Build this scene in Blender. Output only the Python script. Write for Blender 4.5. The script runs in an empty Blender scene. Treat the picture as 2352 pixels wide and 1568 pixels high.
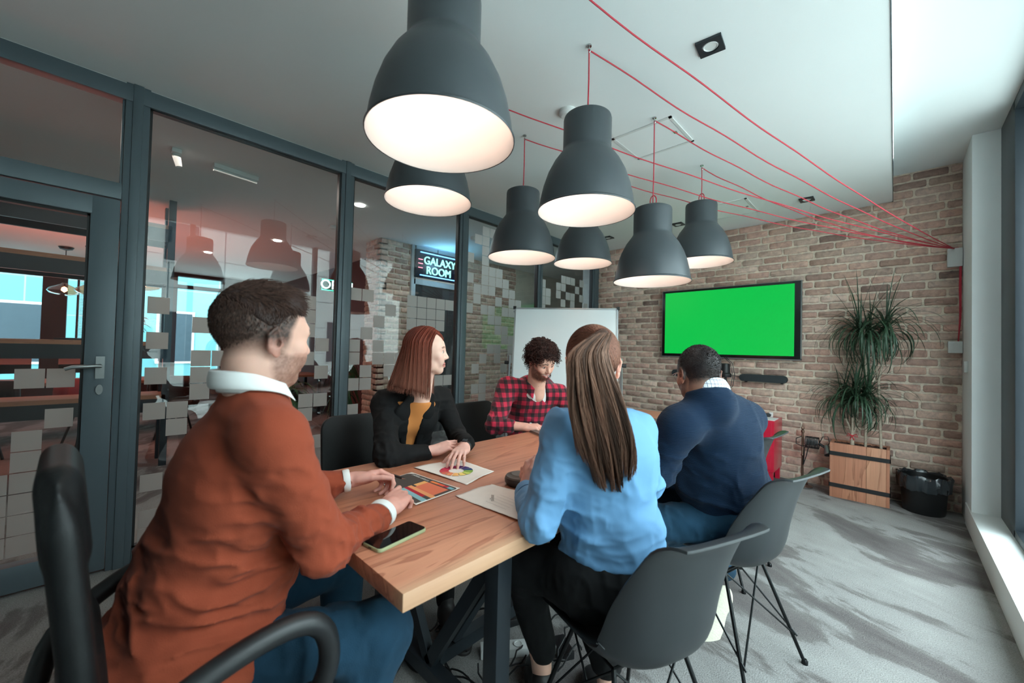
import bpy, bmesh, math, random
import numpy as np
from mathutils import Vector, Matrix, Euler
random.seed(7); RNG = np.random.default_rng(7)
SC = bpy.context.scene
COL = SC.collection
PI = math.pi
# ------------------------------------------------------------------ camera
cam_d = bpy.data.cameras.new('camera'); cam = bpy.data.objects.new('camera', cam_d); COL.objects.link(cam)
cam_d.lens = 14.0; cam_d.sensor_width = 36.0; cam_d.sensor_fit = 'HORIZONTAL'
cam_d.clip_start = 0.02; cam_d.clip_end = 200
def cam_matrix(yaw, pitch, roll, loc):
    y, p, r = (math.radians(a) for a in (yaw, pitch, roll))
    f = Vector((-math.sin(y)*math.cos(p), math.cos(y)*math.cos(p), math.sin(p)))
    rt = Vector((math.cos(y), math.sin(y), 0)); up = rt.cross(f)
    r2 = rt*math.cos(r)+up*math.sin(r); u2 = -rt*math.sin(r)+up*math.cos(r)
    m = Matrix((r2, u2, -f)).transposed().to_4x4(); m.translation = loc
    return m
CAM = Vector((0, 0, 1.285))
cam.matrix_world = cam_matrix(43.9, 1.164, 1.4535, CAM)
cam_d.dof.use_dof = True; cam_d.dof.focus_distance = 2.1; cam_d.dof.aperture_fstop = 2.4
SC.camera = cam
# ------------------------------------------------------------------ light and exposure
SC.view_settings.view_transform = 'Standard'; SC.view_settings.look = 'None'
SC.view_settings.gamma = 1.0; SC.view_settings.use_curve_mapping = False
SC.view_settings.exposure = 0.0
SC.cycles.use_denoising = True
SC.cycles.max_bounces = 9; SC.cycles.diffuse_bounces = 4; SC.cycles.glossy_bounces = 4
SC.cycles.transmission_bounces = 6; SC.cycles.transparent_max_bounces = 12
SC.cycles.caustics_reflective = False; SC.cycles.caustics_refractive = False
SC.cycles.sample_clamp_indirect = 6.0
world = bpy.data.worlds.new('world'); SC.world = world; world.use_nodes = True
wn = world.node_tree.nodes; wl = world.node_tree.links
bg = wn['Background']
tc = wn.new('ShaderNodeTexCoord'); sp = wn.new('ShaderNodeSeparateXYZ'); cr = wn.new('ShaderNodeValToRGB')
wl.new(tc.outputs['Generated'], sp.inputs[0]); wl.new(sp.outputs['Z'], cr.inputs[0]); wl.new(cr.outputs[0], bg.inputs[0])
cr.color_ramp.elements[0].position = 0.0; cr.color_ramp.elements[0].color = (0.30, 0.33, 0.34, 1)
cr.color_ramp.elements[1].position = 0.25; cr.color_ramp.elements[1].color = (0.82, 0.955, 1.0, 1)
bg.inputs[1].default_value = 10.5
def portal(loc, rot, sx, sy):
    l = bpy.data.lights.new('sky_portal', 'AREA'); l.shape = 'RECTANGLE'; l.size = sx; l.size_y = sy
    l.cycles.is_portal = True
    o = bpy.data.objects.new('sky_portal', l); COL.objects.link(o); o.location = loc; o.rotation_euler = rot
portal((0.66, 2.1, 1.57), (0, math.radians(90), 0), 2.8, 4.0)         # the window wall on the right
def area(name, loc, rot, sx, sy, power, color):
    l = bpy.data.lights.new(name, 'AREA'); l.shape = 'RECTANGLE'; l.size = sx; l.size_y = sy; l.energy = power; l.color = color
    o = bpy.data.objects.new(name, l); COL.objects.link(o); o.location = loc; o.rotation_euler = rot
    return o
def point(name, loc, power, color, rad=0.04):
    l = bpy.data.lights.new(name, 'POINT'); l.energy = power; l.color = color; l.shadow_soft_size = rad
    o = bpy.data.objects.new(name, l); COL.objects.link(o); o.location = loc
    return o
# added fills without fittings: red-orange lounge beyond the glass, corridor
area('lounge_fill', (-7.2, 0.2, 2.68), (0, 0, 0), 2.4, 3.0, 26, (1.0, 0.30, 0.20))
area('lounge_fill_up', (-7.3, -0.5, 0.95), (PI, 0, 0), 1.6, 1.6, 42, (1.0, 0.22, 0.15))
area('corridor_fill', (-3.9, 3.2, 2.70), (0, 0, 0), 0.6, 2.4, 14, (0.85, 0.97, 1.0))
area('corridor_fill', (-3.9, 0.2, 2.70), (0, 0, 0), 0.6, 2.4, 18, (1.0, 0.80, 0.72))

# ------------------------------------------------------------------ helpers
def S(r, g, b):
    def f(c):
        c /= 255.0
        return c/12.92 if c <= 0.04045 else ((c+0.055)/1.055)**2.4
    return (f(r), f(g), f(b), 1.0)
class NT:
    def __init__(s, name):
        s.m = bpy.data.materials.new(name); s.m.use_nodes = True
        s.n = s.m.node_tree.nodes; s.l = s.m.node_tree.links; s.p = s.n['Principled BSDF']
    def add(s, t, **k):
        x = s.n.new(t)
        for a, v in k.items():
            if a.startswith('i_'):
                key = a[2:]; key = int(key) if key.isdigit() else key.replace('_', ' ')
                x.inputs[key].default_value = v
            else: setattr(x, a, v)
        return x
    def link(s, a, b): s.l.new(a, b)
    def ramp(s, fac, stops, interp='LINEAR'):
        r = s.n.new('ShaderNodeValToRGB'); r.color_ramp.interpolation = interp
        e = r.color_ramp.elements
        while len(e) < len(stops): e.new(0.5)
        for q, (p, c) in zip(e, stops): q.position = p; q.color = c
        s.link(fac, r.inputs[0]); return r
    def mix(s, fac, a, b, blend='MIX'):
        x = s.n.new('ShaderNodeMix'); x.data_type = 'RGBA'; x.blend_type = blend
        for i, v in ((0, fac), (6, a), (7, b)):
            if hasattr(v, 'links'): s.link(v, x.inputs[i])
            else: x.inputs[i].default_value = v
        return x.outputs[2]
    def coords(s, scale=(1, 1, 1), kind='Object', rot=(0, 0, 0)):
        t = s.n.new('ShaderNodeTexCoord'); m = s.n.new('ShaderNodeMapping')
        m.inputs['Scale'].default_value = scale; m.inputs['Rotation'].default_value = rot
        s.link(t.outputs[kind], m.inputs[0]); return m.outputs[0]
    def noise(s, vec, scale, detail=4, rough=.5, dist=0):
        x = s.add('ShaderNodeTexNoise'); x.inputs['Scale'].default_value = scale; x.inputs['Detail'].default_value = detail
        x.inputs['Roughness'].default_value = rough; x.inputs['Distortion'].default_value = dist
        if vec is not None: s.link(vec, x.inputs['Vector'])
        return x.outputs['Fac']
    def bump(s, h, strength=.3, dist=.01):
        b = s.add('ShaderNodeBump'); b.inputs['Strength'].default_value = strength; b.inputs['Distance'].default_value = dist
        s.link(h, b.inputs['Height']); s.link(b.outputs[0], s.p.inputs['Normal']); return b
    def base(s, c): 
        if hasattr(c, 'links'): s.link(c, s.p.inputs['Base Color'])
        else: s.p.inputs['Base Color'].default_value = c
def mat(name, color, rough=.5, metal=0, var=.06, vscale=8, bump=0, bscale=60, sheen=0, emit=None, estr=0, coat=0, spec=.5):
    t = NT(name); v = t.coords()
    n = t.noise(v, vscale, 5)
    r = t.ramp(n, [(.25, tuple(c*(1-var) for c in color[:3])+(1,)), (.75, tuple(min(1, c*(1+var)) for c in color[:3])+(1,))])
    t.base(r.outputs[0]); t.p.inputs['Roughness'].default_value = rough; t.p.inputs['Metallic'].default_value = metal
    t.p.inputs['Specular IOR Level'].default_value = spec
    if coat: t.p.inputs['Coat Weight'].default_value = coat
    if sheen: t.p.inputs['Sheen Weight'].default_value = sheen; t.p.inputs['Sheen Roughness'].default_value = .5
    if bump: t.bump(t.noise(v, bscale, 4), bump, .004)
    if emit: t.p.inputs['Emission Color'].default_value = emit; t.p.inputs['Emission Strength'].default_value = estr
    return t.m
def vcmat(name, rough=.6, bump=0, bscale=200, sheen=0, sss=0, spec=.4):
    t = NT(name); a = t.add('ShaderNodeAttribute', attribute_name='Col'); t.base(a.outputs['Color'])
    t.p.inputs['Roughness'].default_value = rough; t.p.inputs['Specular IOR Level'].default_value = spec
    if sss:
        t.p.inputs['Subsurface Weight'].default_value = sss; t.p.inputs['Subsurface Radius'].default_value = (1, .35, .2); t.p.inputs['Subsurface Scale'].default_value = .006
    if sheen: t.p.inputs['Sheen Weight'].default_value = sheen
    if bump: t.bump(t.noise(t.coords(), bscale, 3), bump, .002)
    return t.m
def emat(name, color, strength):
    m = bpy.data.materials.new(name); m.use_nodes = True; p = m.node_tree.nodes['Principled BSDF']
    p.inputs['Base Color'].default_value = color; p.inputs['Emission Color'].default_value = color; p.inputs['Emission Strength'].default_value = strength
    return m
def glassmat(name, tint=(1, 1, 1, 1), rough=0.0, boost=1.0, add=0.0):
    m = bpy.data.materials.new(name); m.use_nodes = True; n = m.node_tree.nodes; l = m.node_tree.links
    n.remove(n['Principled BSDF']); out = n['Material Output']
    tr = n.new('ShaderNodeBsdfTransparent'); tr.inputs[0].default_value = tint
    gl = n.new('ShaderNodeBsdfGlossy'); gl.inputs['Roughness'].default_value = rough; gl.inputs[0].default_value = (1, 1, 1, 1)
    fr = n.new('ShaderNodeFresnel'); fr.inputs[0].default_value = 1.5
    mm = n.new('ShaderNodeMath'); mm.operation = 'MULTIPLY_ADD'; mm.inputs[1].default_value = boost; mm.inputs[2].default_value = add; mm.use_clamp = True
    mx = n.new('ShaderNodeMixShader')
    ge = n.new('ShaderNodeNewGeometry'); iv = n.new('ShaderNodeMath'); iv.operation = 'SUBTRACT'; iv.inputs[0].default_value = 1.0; l.new(ge.outputs['Backfacing'], iv.inputs[1])
    m3 = n.new('ShaderNodeMath'); m3.operation = 'MULTIPLY'; l.new(mm.outputs[0], m3.inputs[0]); l.new(iv.outputs[0], m3.inputs[1])
    l.new(fr.outputs[0], mm.inputs[0]); l.new(m3.outputs[0], mx.inputs[0]); l.new(tr.outputs[0], mx.inputs[1]); l.new(gl.outputs[0], mx.inputs[2]); l.new(mx.outputs[0], out.inputs[0])
    return m

class MB:
    """collects shapes into one mesh"""
    def __init__(s): s.v = []; s.f = []; s.mi = []; s.cur = 0
    def raw(s, vs, fs, smooth=None):
        o = len(s.v); s.v += [tuple(x) for x in vs]; s.f += [tuple(i+o for i in f) for f in fs]; s.mi += [s.cur]*len(fs)
        return s
    def box(s, x0, y0, z0, x1, y1, z1, M=None):
        vs = [Vector((x, y, z)) for x in (x0, x1) for y in (y0, y1) for z in (z0, z1)]
        if M: vs = [M @ v for v in vs]
        return s.raw(vs, [(0, 1, 3, 2), (4, 6, 7, 5), (0, 4, 5, 1), (2, 3, 7, 6), (0, 2, 6, 4), (1, 5, 7, 3)])
    def bar(s, a, b, w, h=None, up=(0, 0, 1)):
        a = Vector(a); b = Vector(b); h = h or w; d = (b-a); L = d.length; d.normalize()
        u = Vector(up)
        if abs(d.dot(u)) > .98: u = Vector((1, 0, 0))
        x = d.cross(u).normalized(); y = x.cross(d)
        vs = [p + x*sx*w/2 + y*sy*h/2 for p in (a, b) for sx, sy in ((-1, -1), (1, -1), (1, 1), (-1, 1))]
        return s.raw(vs, [(3, 2, 1, 0), (4, 5, 6, 7), (0, 1, 5, 4), (1, 2, 6, 5), (2, 3, 7, 6), (3, 0, 4, 7)])
    def tube(s, pts, r, n=8, closed=False, cap=True):
        pts = [Vector(p) for p in pts]; N = len(pts)
        rr = r if hasattr(r, '__len__') else [r]*N
        t0 = (pts[1]-pts[0]).normalized(); u = t0.orthogonal().normalized(); vs = []
        for i, p in enumerate(pts):
            if closed: t = (pts[(i+1) % N]-pts[i-1]).normalized()
            else: t = (pts[min(i+1, N-1)]-pts[max(i-1, 0)]).normalized()
            u = (u - t*u.dot(t)).normalized(); w = t.cross(u)
            for k in range(n):
                a = 2*PI*k/n; vs.append(p + (u*math.cos(a)+w*math.sin(a))*rr[i])
        fs = []
        for i in range(N if closed else N-1):
            j = (i+1) % N
            for k in range(n):
                fs.append((i*n+k, i*n+(k+1) % n, j*n+(k+1) % n, j*n+k))
        if cap and not closed: fs += [tuple(range(n))[::-1], tuple((N-1)*n+k for k in range(n))]
        return s.raw(vs, fs)
    def lathe(s, prof, n=40, c=(0, 0, 0), M=None, cap=True):
        vs = []; fs = []; N = len(prof); c = Vector(c)
        for r, z in prof:
            for k in range(n):
                a = 2*PI*k/n; v = Vector((r*math.cos(a), r*math.sin(a), z))
                vs.append((M @ v if M else v) + c)
        for i in range(N-1):
            for k in range(n): fs.append((i*n+k, i*n+(k+1) % n, (i+1)*n+(k+1) % n, (i+1)*n+k))
        if cap and prof[0][0] > 1e-5: fs.append(tuple(range(n))[::-1])
        if cap and prof[-1][0] > 1e-5: fs.append(tuple((N-1)*n+k for k in range(n)))
        return s.raw(vs, fs)
    def prism(s, poly, h0, h1, M=None):
        n = len(poly); vs = [Vector((x, y, h0)) for x, y in poly]+[Vector((x, y, h1)) for x, y in poly]
        if M: vs = [M @ v for v in vs]
        return s.raw(vs, [tuple(range(n))[::-1], tuple(range(n, 2*n))]+[(i, (i+1) % n, n+(i+1) % n, n+i) for i in range(n)])
    def build(s, name, m, parent=None, smooth=False, bevel=0, seg=2, loc=None, col=None, angle=40):
        me = bpy.data.meshes.new(name); me.from_pydata(s.v, [], s.f); me.validate()
        ms = m if isinstance(m, (list, tuple)) else [m]
        for x in ms: me.materials.append(x)
        if len(ms) > 1: me.polygons.foreach_set('material_index', s.mi[:len(me.polygons)])
        bm = bmesh.new(); bm.from_mesh(me); bmesh.ops.recalc_face_normals(bm, faces=bm.faces)
        if loc is not None: bmesh.ops.translate(bm, verts=bm.verts, vec=-Vector(loc))
        if bevel: bmesh.ops.bevel(bm, geom=[e for e in bm.edges if len(e.link_faces) == 2 and e.calc_face_angle(0) > .6], offset=bevel, segments=seg, affect='EDGES', profile=.6)
        bm.to_mesh(me); bm.free()
        if smooth or bevel:
            me.shade_smooth(); me.set_sharp_from_angle(angle=math.radians(angle))
        o = bpy.data.objects.new(name, me); COL.objects.link(o)
        if loc is not None: o.location = loc
        if parent is not None: o.parent = parent; 
        return o
def rrect(w, h, r, n=5):
    out = []
    for cx, cy, a0 in ((w/2-r, h/2-r, 0), (-w/2+r, h/2-r, PI/2), (-w/2+r, -h/2+r, PI), (w/2-r, -h/2+r, 1.5*PI)):
        for k in range(n+1): a = a0+PI/2*k/n; out.append((cx+r*math.cos(a), cy+r*math.sin(a)))
    return out
def tag(o, label=None, cat=None, group=None, kind=None):
    if label: o['label'] = label
    if cat: o['category'] = cat
    if group: o['group'] = group
    if kind: o['kind'] = kind
    return o
def thing(name, label, cat, loc=(0, 0, 0), rz=0, group=None):
    o = bpy.data.objects.new(name, None); COL.objects.link(o); o.location = loc; o.rotation_euler = (0, 0, rz); o.empty_display_size = .1
    return tag(o, label, cat, group)
def struct(name, mb, m, label=None, **k):
    o = mb.build(name, m, **k); o['kind'] = 'structure'
    if label: o['label'] = label
    return o
def copy_tree(o, parent=None):
    c = o.copy(); COL.objects.link(c)
    if parent: c.parent = parent
    for ch in list(o.children): copy_tree(ch, c)
    return c
def fr(P, d, up=(0, 0, 1)):
    """frame at P with x axis along d"""
    x = Vector(d).normalized(); u = Vector(up); y = u.cross(x)
    if y.length < 1e-4: y = Vector((0, 1, 0)).cross(x)
    y.normalize(); z = x.cross(y)
    m = Matrix((x, y, z)).transposed().to_4x4(); m.translation = Vector(P); return m
def T(x, y, z): return Matrix.Translation((x, y, z))
def RZ(a): return Matrix.Rotation(a, 4, 'Z')
def RX(a): return Matrix.Rotation(a, 4, 'X')
def RY(a): return Matrix.Rotation(a, 4, 'Y')
FONTC = {}
def text_mesh(name, s, size, m, M, parent=None, extrude=.001, align='CENTER', offset=0, bevel=0):
    c = bpy.data.curves.new(name, 'FONT'); c.body = s; c.size = size; c.extrude = extrude; c.align_x = align; c.align_y = 'CENTER'; c.offset = offset; c.bevel_depth = bevel
    t = bpy.data.objects.new(name, c); COL.objects.link(t)
    dg = bpy.context.evaluated_depsgraph_get(); me = bpy.data.meshes.new_from_object(t.evaluated_get(dg))
    bpy.data.objects.remove(t); me.name = name
    me.transform(M); me.materials.clear(); me.materials.append(m)
    o = bpy.data.objects.new(name, me); COL.objects.link(o)
    if parent is not None: o.parent = parent
    return o
# ================================================================== materials
M = {}
M['white_paint'] = mat('white_paint', S(236, 240, 239), .7, var=.015, vscale=3)
M['ceiling_paint'] = mat('ceiling_paint', S(232, 236, 235), .8, var=.012, vscale=2)
M['slate_metal'] = mat('slate_metal', S(84, 97, 103), .42, metal=.15, var=.03, vscale=3)
M['dark_metal'] = mat('dark_metal', S(45, 52, 58), .4, metal=.3, var=.04)
M['black_plastic'] = mat('black_plastic', S(26, 27, 29), .45, var=.05)
M['chrome'] = mat('chrome', S(180, 182, 182), .2, metal=1)
M['brushed'] = mat('brushed_metal', S(150, 155, 155), .35, metal=.8)
M['alu'] = mat('aluminium', S(175, 180, 182), .35, metal=.7)
M['white_plastic'] = mat('white_plastic', S(215, 217, 215), .4, var=.02)
M['glass'] = glassmat('clear_glass', (.93, .97, .965, 1), 0, 1.35, .012)
M['window_glass'] = glassmat('window_glass', (.95, .98, .98, 1), 0, .8)
def film():
    m = bpy.data.materials.new('frosted_film'); m.use_nodes = True; n = m.node_tree.nodes; l = m.node_tree.links
    p = n['Principled BSDF']; p.inputs['Base Color'].default_value = S(176, 174, 170); p.inputs['Roughness'].default_value = .55
    tl = n.new('ShaderNodeBsdfTranslucent'); tl.inputs[0].default_value = S(240, 238, 234)
    tr = n.new('ShaderNodeBsdfTransparent'); mx = n.new('ShaderNodeMixShader'); mx.inputs[0].default_value = .62
    m2 = n.new('ShaderNodeMixShader'); m2.inputs[0].default_value = .08
    l.new(p.outputs[0], mx.inputs[1]); l.new(tl.outputs[0], mx.inputs[2]); l.new(mx.outputs[0], m2.inputs[1]); l.new(tr.outputs[0], m2.inputs[2])
    l.new(m2.outputs[0], n['Material Output'].inputs[0]); return m
M['film'] = film()
def carpet():
    t = NT('carpet'); v = t.coords((1, 1, 1)); mp = t.add('ShaderNodeMapping'); t.link(t.coords((1, 1, 1), rot=(0, 0, math.radians(24))), mp.inputs[0]); mp.inputs['Scale'].default_value = (.95, 2.1, 1); v1 = mp.outputs[0]
    a = t.noise(v1, .95, 7, .58, .6); a2 = t.noise(v1, 2.6, 6, .6, .8); b = t.noise(v, 190, 2, .6)
    mx = t.add('ShaderNodeMath', operation='MULTIPLY_ADD'); t.link(a2, mx.inputs[0]); mx.inputs[1].default_value = .38; t.link(a, mx.inputs[2])
    r = t.ramp(mx.outputs[0], [(.50, S(96, 91, 90)), (.60, S(110, 105, 104)), (.655, S(118, 114, 112)), (.69, S(146, 144, 142)), (.9, S(160, 159, 156))])
    g = t.ramp(b, [(.32, (.62, .62, .62, 1)), (.66, (1.08, 1.08, 1.08, 1))])
    t.base(t.mix(.8, r.outputs[0], g.outputs[0], 'MULTIPLY')); t.p.inputs['Roughness'].default_value = .95; t.p.inputs['Specular IOR Level'].default_value = .1
    t.bump(b, .6, .006); return t.m
M['carpet'] = carpet()
def bricks():
    t = NT('brick_masonry'); a = t.add('ShaderNodeAttribute', attribute_name='Col'); v = t.coords()
    n1 = t.noise(v, 22, 8, .65, .4); n2 = t.noise(v, 90, 5, .6)
    c = t.mix(.85, a.outputs['Color'], t.ramp(n1, [(.3, (.66, .66, .68, 1)), (.5, (1, 1, 1, 1)), (.72, (1.28, 1.26, 1.22, 1))]).outputs[0], 'MULTIPLY')
    n3 = t.noise(v, 14, 6, .7, 1.2); wh = t.ramp(n3, [(.60, (0, 0, 0, 1)), (.72, (.6, .6, .6, 1))])
    c = t.mix(wh.outputs[0], c, S(206, 192, 176))
    n4 = t.noise(v, 5.5, 8, .72, .8); dk = t.ramp(n4, [(.655, (0, 0, 0, 1)), (.72, (.75, .75, .75, 1))]); c = t.mix(dk.outputs[0], c, S(88, 66, 60))
    t.base(c); t.p.inputs['Roughness'].default_value = .93; t.p.inputs['Specular IOR Level'].default_value = .2
    ad = t.add('ShaderNodeMath', operation='ADD'); t.link(n1, ad.inputs[0]); t.link(n2, ad.inputs[1])
    t.bump(ad.outputs[0], .55, .008); return t.m
M['brick'] = bricks()
def wood(name, c0, c1, c2, scale=1.0, rough=.42, axis=1, rings=9.0, sap=None):
    t = NT(name); sc = [7.0, 7.0, 7.0]; sc[axis] = .55
    v = t.coords(tuple(x*scale for x in sc))
    n = t.noise(v, 1.0, 5, .55, 1.1)
    m = t.add('ShaderNodeMath', operation='MULTIPLY'); t.link(n, m.inputs[0]); m.inputs[1].default_value = rings
    f = t.add('ShaderNodeMath', operation='FRACT'); t.link(m.outputs[0], f.inputs[0])
    r = t.ramp(f.outputs[0], [(0, c0), (.35, c1), (.8, c1), (.97, c2), (1, c0)])
    sc2 = [60.0, 60.0, 60.0]; sc2[axis] = 1.5
    g = t.noise(t.coords(tuple(x*scale for x in sc2)), 2.0, 4, .6)
    gr = t.ramp(g, [(.3, (.82, .8, .78, 1)), (.7, (1.1, 1.1, 1.1, 1))])
    b = t.noise(t.coords(tuple(x*.35*scale for x in sc)), 1.3, 2); br = t.ramp(b, [(.3, (.85, .83, .82, 1)), (.7, (1.12, 1.12, 1.1, 1))])
    c = t.mix(.7, r.outputs[0], gr.outputs[0], 'MULTIPLY'); c = t.mix(.8, c, br.outputs[0], 'MULTIPLY')
    if sap:      # pale sapwood along the window-side edge
        sx = t.add('ShaderNodeSeparateXYZ'); t.link(t.coords(), sx.inputs[0]); wn_ = t.noise(t.coords((1, 1, 1)), 2.2, 2)
        ma = t.add('ShaderNodeMath', operation='MULTIPLY_ADD'); t.link(wn_, ma.inputs[0]); ma.inputs[1].default_value = .08; t.link(sx.outputs['X'], ma.inputs[2])
        mr = t.add('ShaderNodeMapRange'); t.link(ma.outputs[0], mr.inputs[0]); mr.inputs[1].default_value = sap[0]+.055; mr.inputs[2].default_value = sap[0]+.10
        c = t.mix(mr.outputs[0], c, t.mix(.45, sap[1], gr.outputs[0], 'MULTIPLY'))
    t.base(c); t.p.inputs['Roughness'].default_value = rough
    t.bump(g, .08, .002); return t.m
M['table_wood'] = wood('table_wood', S(200, 138, 108), S(194, 130, 102), S(164, 103, 78), .55, .38, 1, 7, sap=(-.83, S(196, 152, 120)))
M['shelf_wood'] = wood('shelf_wood', S(176, 128, 100), S(165, 118, 92), S(140, 98, 74), 1, .6, 1)
M['planter_wood'] = wood('planter_wood', S(182, 126, 98), S(174, 116, 90), S(146, 94, 70), .9, .6, 2, 4)

# ================================================================== floor, ceiling, walls
HX = -.02; ZC = 2.75; ZH = 2.99; YB = 5.09; XG = -3.18; XW = .412
struct('floor', MB().box(-11.2, -2.5, -.12, 1.0, 9.2, 0), M['carpet'])
struct('ceiling', MB().box(-11.2, -2.5, ZC, HX, 9.2, 3.2), M['ceiling_paint'])
struct('ceiling', MB().box(HX+.004, -2.5, ZH, 1.0, 5.3, 3.2), M['ceiling_paint'])
struct('trim_4', MB().box(HX, -1.5, ZC-.004, HX+.003, YB, ZC+.05), M['slate_metal'])
struct('wall_front', MB().box(-3.18, -2.62, 0, 1.0, -2.5, 3.2), M['white_paint'])
def col_attr(o, cols):
    me = o.data; ca = me.color_attributes.new('Col', 'FLOAT_COLOR', 'POINT'); ca.data.foreach_set('color', np.asarray(cols, dtype=np.float32).ravel())
def brick_wall(name, u0, u1, z0, z1, place, seed, kind=True, course=.0765, pitch=.222, warm=1.0):
    """place(u, z, d) -> world; d is how far a point stands out of the wall"""
    rg = random.Random(seed); V = []; F = []; Cc = []
    def add(vs, fs, c):
        o = len(V); V.extend(vs); F.extend(tuple(i+o for i in f) for f in fs); Cc.extend([c]*len(vs))
    mc = S(222, 206, 188)
    add([place(u0, z0, 0), place(u1, z0, 0), place(u1, z1, 0), place(u0, z1, 0), place(u0, z0, -.1), place(u1, z0, -.1), place(u1, z1, -.1), place(u0, z1, -.1)],
        [(0, 1, 2, 3), (7, 6, 5, 4), (0, 4, 5, 1), (1, 5, 6, 2), (2, 6, 7, 3), (3, 7, 4, 0)], mc)
    pal = [(196, 162, 146), (200, 166, 150), (190, 154, 140), (206, 176, 160), (196, 168, 152), (210, 182, 167), (188, 162, 148), (182, 150, 137), (198, 160, 145)]
    k = 0; z = z0
    while z < z1-.01:
        u = u0 - (pitch*.5 if k % 2 else 0) - rg.random()*.02
        while u < u1:
            w = pitch*(1+rg.uniform(-.06, .06)); a = max(u+.008, u0+.001); b = min(u+w-.008, u1-.001)
            h0 = z+.009+rg.uniform(-.002, .002); h1 = min(z+course-.007+rg.uniform(-.002, .002), z1-.001)
            if b-a > .02 and h1-h0 > .02:
                c = list(pal[rg.randrange(len(pal))]); 
                if rg.random() < .04: c = [150, 124, 114]
                f = rg.uniform(.9, 1.08); c = S(*(min(255, x*f) for x in c))
                out = rg.uniform(.008, .016); r = min(.012, (h1-h0)/3); cx = (a+b)/2; cz = (h0+h1)/2
                poly = rrect(b-a, h1-h0, r, 3); n0 = len(poly); P = []
                for i, (x, y) in enumerate(poly):   # extra points on the long sides
                    P.append((x, y)); x2, y2 = poly[(i+1) % n0]
                    if abs(x2-x) > .05:
                        for q in (.2, .4, .6, .8): P.append((x+(x2-x)*q, y+(y2-y)*q))
                P = [(x, y+rg.uniform(-.0022, .0022)) for x, y in P]; n = len(P)
                tilt = rg.uniform(-.03, .03)
                vs = [place(cx+x, cz+y, -.001) for x, y in P]+[place(cx+x*.99, cz+y*.93, out*.75+tilt*y) for x, y in P]+[place(cx+x*.965, cz+y*.8, out+tilt*y+rg.uniform(-.0008, .0008)) for x, y in P]+[place(cx, cz, out+.001)]
                fs = [(i, (i+1) % n, n+(i+1) % n, n+i) for i in range(n)]+[(n+i, n+(i+1) % n, 2*n+(i+1) % n, 2*n+i) for i in range(n)]+[(2*n+i, 2*n+(i+1) % n, 3*n) for i in range(n)]
                add(vs, fs, c)
            u += w
        z += course; k += 1
    mb = MB(); mb.raw(V, F); me = bpy.data.meshes.new(name); me.from_pydata(mb.v, [], mb.f); me.materials.append(M['brick'])
    bm = bmesh.new(); bm.from_mesh(me); bmesh.ops.recalc_face_normals(bm, faces=bm.faces); bm.to_mesh(me); bm.free()
    me.shade_smooth(); me.set_sharp_from_angle(angle=math.radians(50))
    o = bpy.data.objects.new(name, me); COL.objects.link(o); col_attr(o, Cc)
    o['kind'] = 'structure'; return o
brick_wall('wall_back', -3.22, XW, 0, ZH, lambda u, z, d: (u, YB-d, z), 3)
struct('wall_back', MB().box(-3.5, YB+.1, 0, 1.0, YB+.2, 3.2), M['white_paint'])
# window side: short wall, jamb, sill, frames and panes
struct('wall_right', MB().box(XW, 4.52, 0, 1.0, 5.3, ZH), M['white_paint'], bevel=.004)
struct('trim_1', MB().box(XW-.008, -2.5, 0, .60, 4.80, .17), M['white_paint'], bevel=.006)
w = thing('window_1', None, None, (.56, 0, .17)); w['kind'] = 'structure'
fm = MB()
fm.box(.552, 4.06, .17, .64, 4.52, ZH-.001); fm.box(.552, .15, ZH-.07, .64, 4.1, ZH-.001); fm.box(.552, .15, .171, .64, 4.1, .22)
for y in (2.45, .85, .18): fm.box(.552, y-.03, .2, .64, y+.03, ZH-.05)
def wpart(name, mb, m, root, **k):
    o = mb.build(name, m, root, **k); o.location = -root.location; return o
wpart('window_frame', fm, M['dark_metal'], w, bevel=.004)
for a, b in ((2.48, 4.06), (.88, 2.42), (.21, .82)):
    wpart('window_pane', MB().box(.60, a, .21, .606, b, ZH-.06), M['window_glass'], w)
struct('wall_right', MB().box(.64, -2.5, 0, 1.0, 4.6, .17).box(.64, -2.5, ZH-.03, 1.0, 4.6, 3.2).box(.55, -2.5, .171, 1.0, .15, ZH-.001), M['white_paint'])  # last box: unseen solid stretch behind the camera, added to hold back window light

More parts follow.
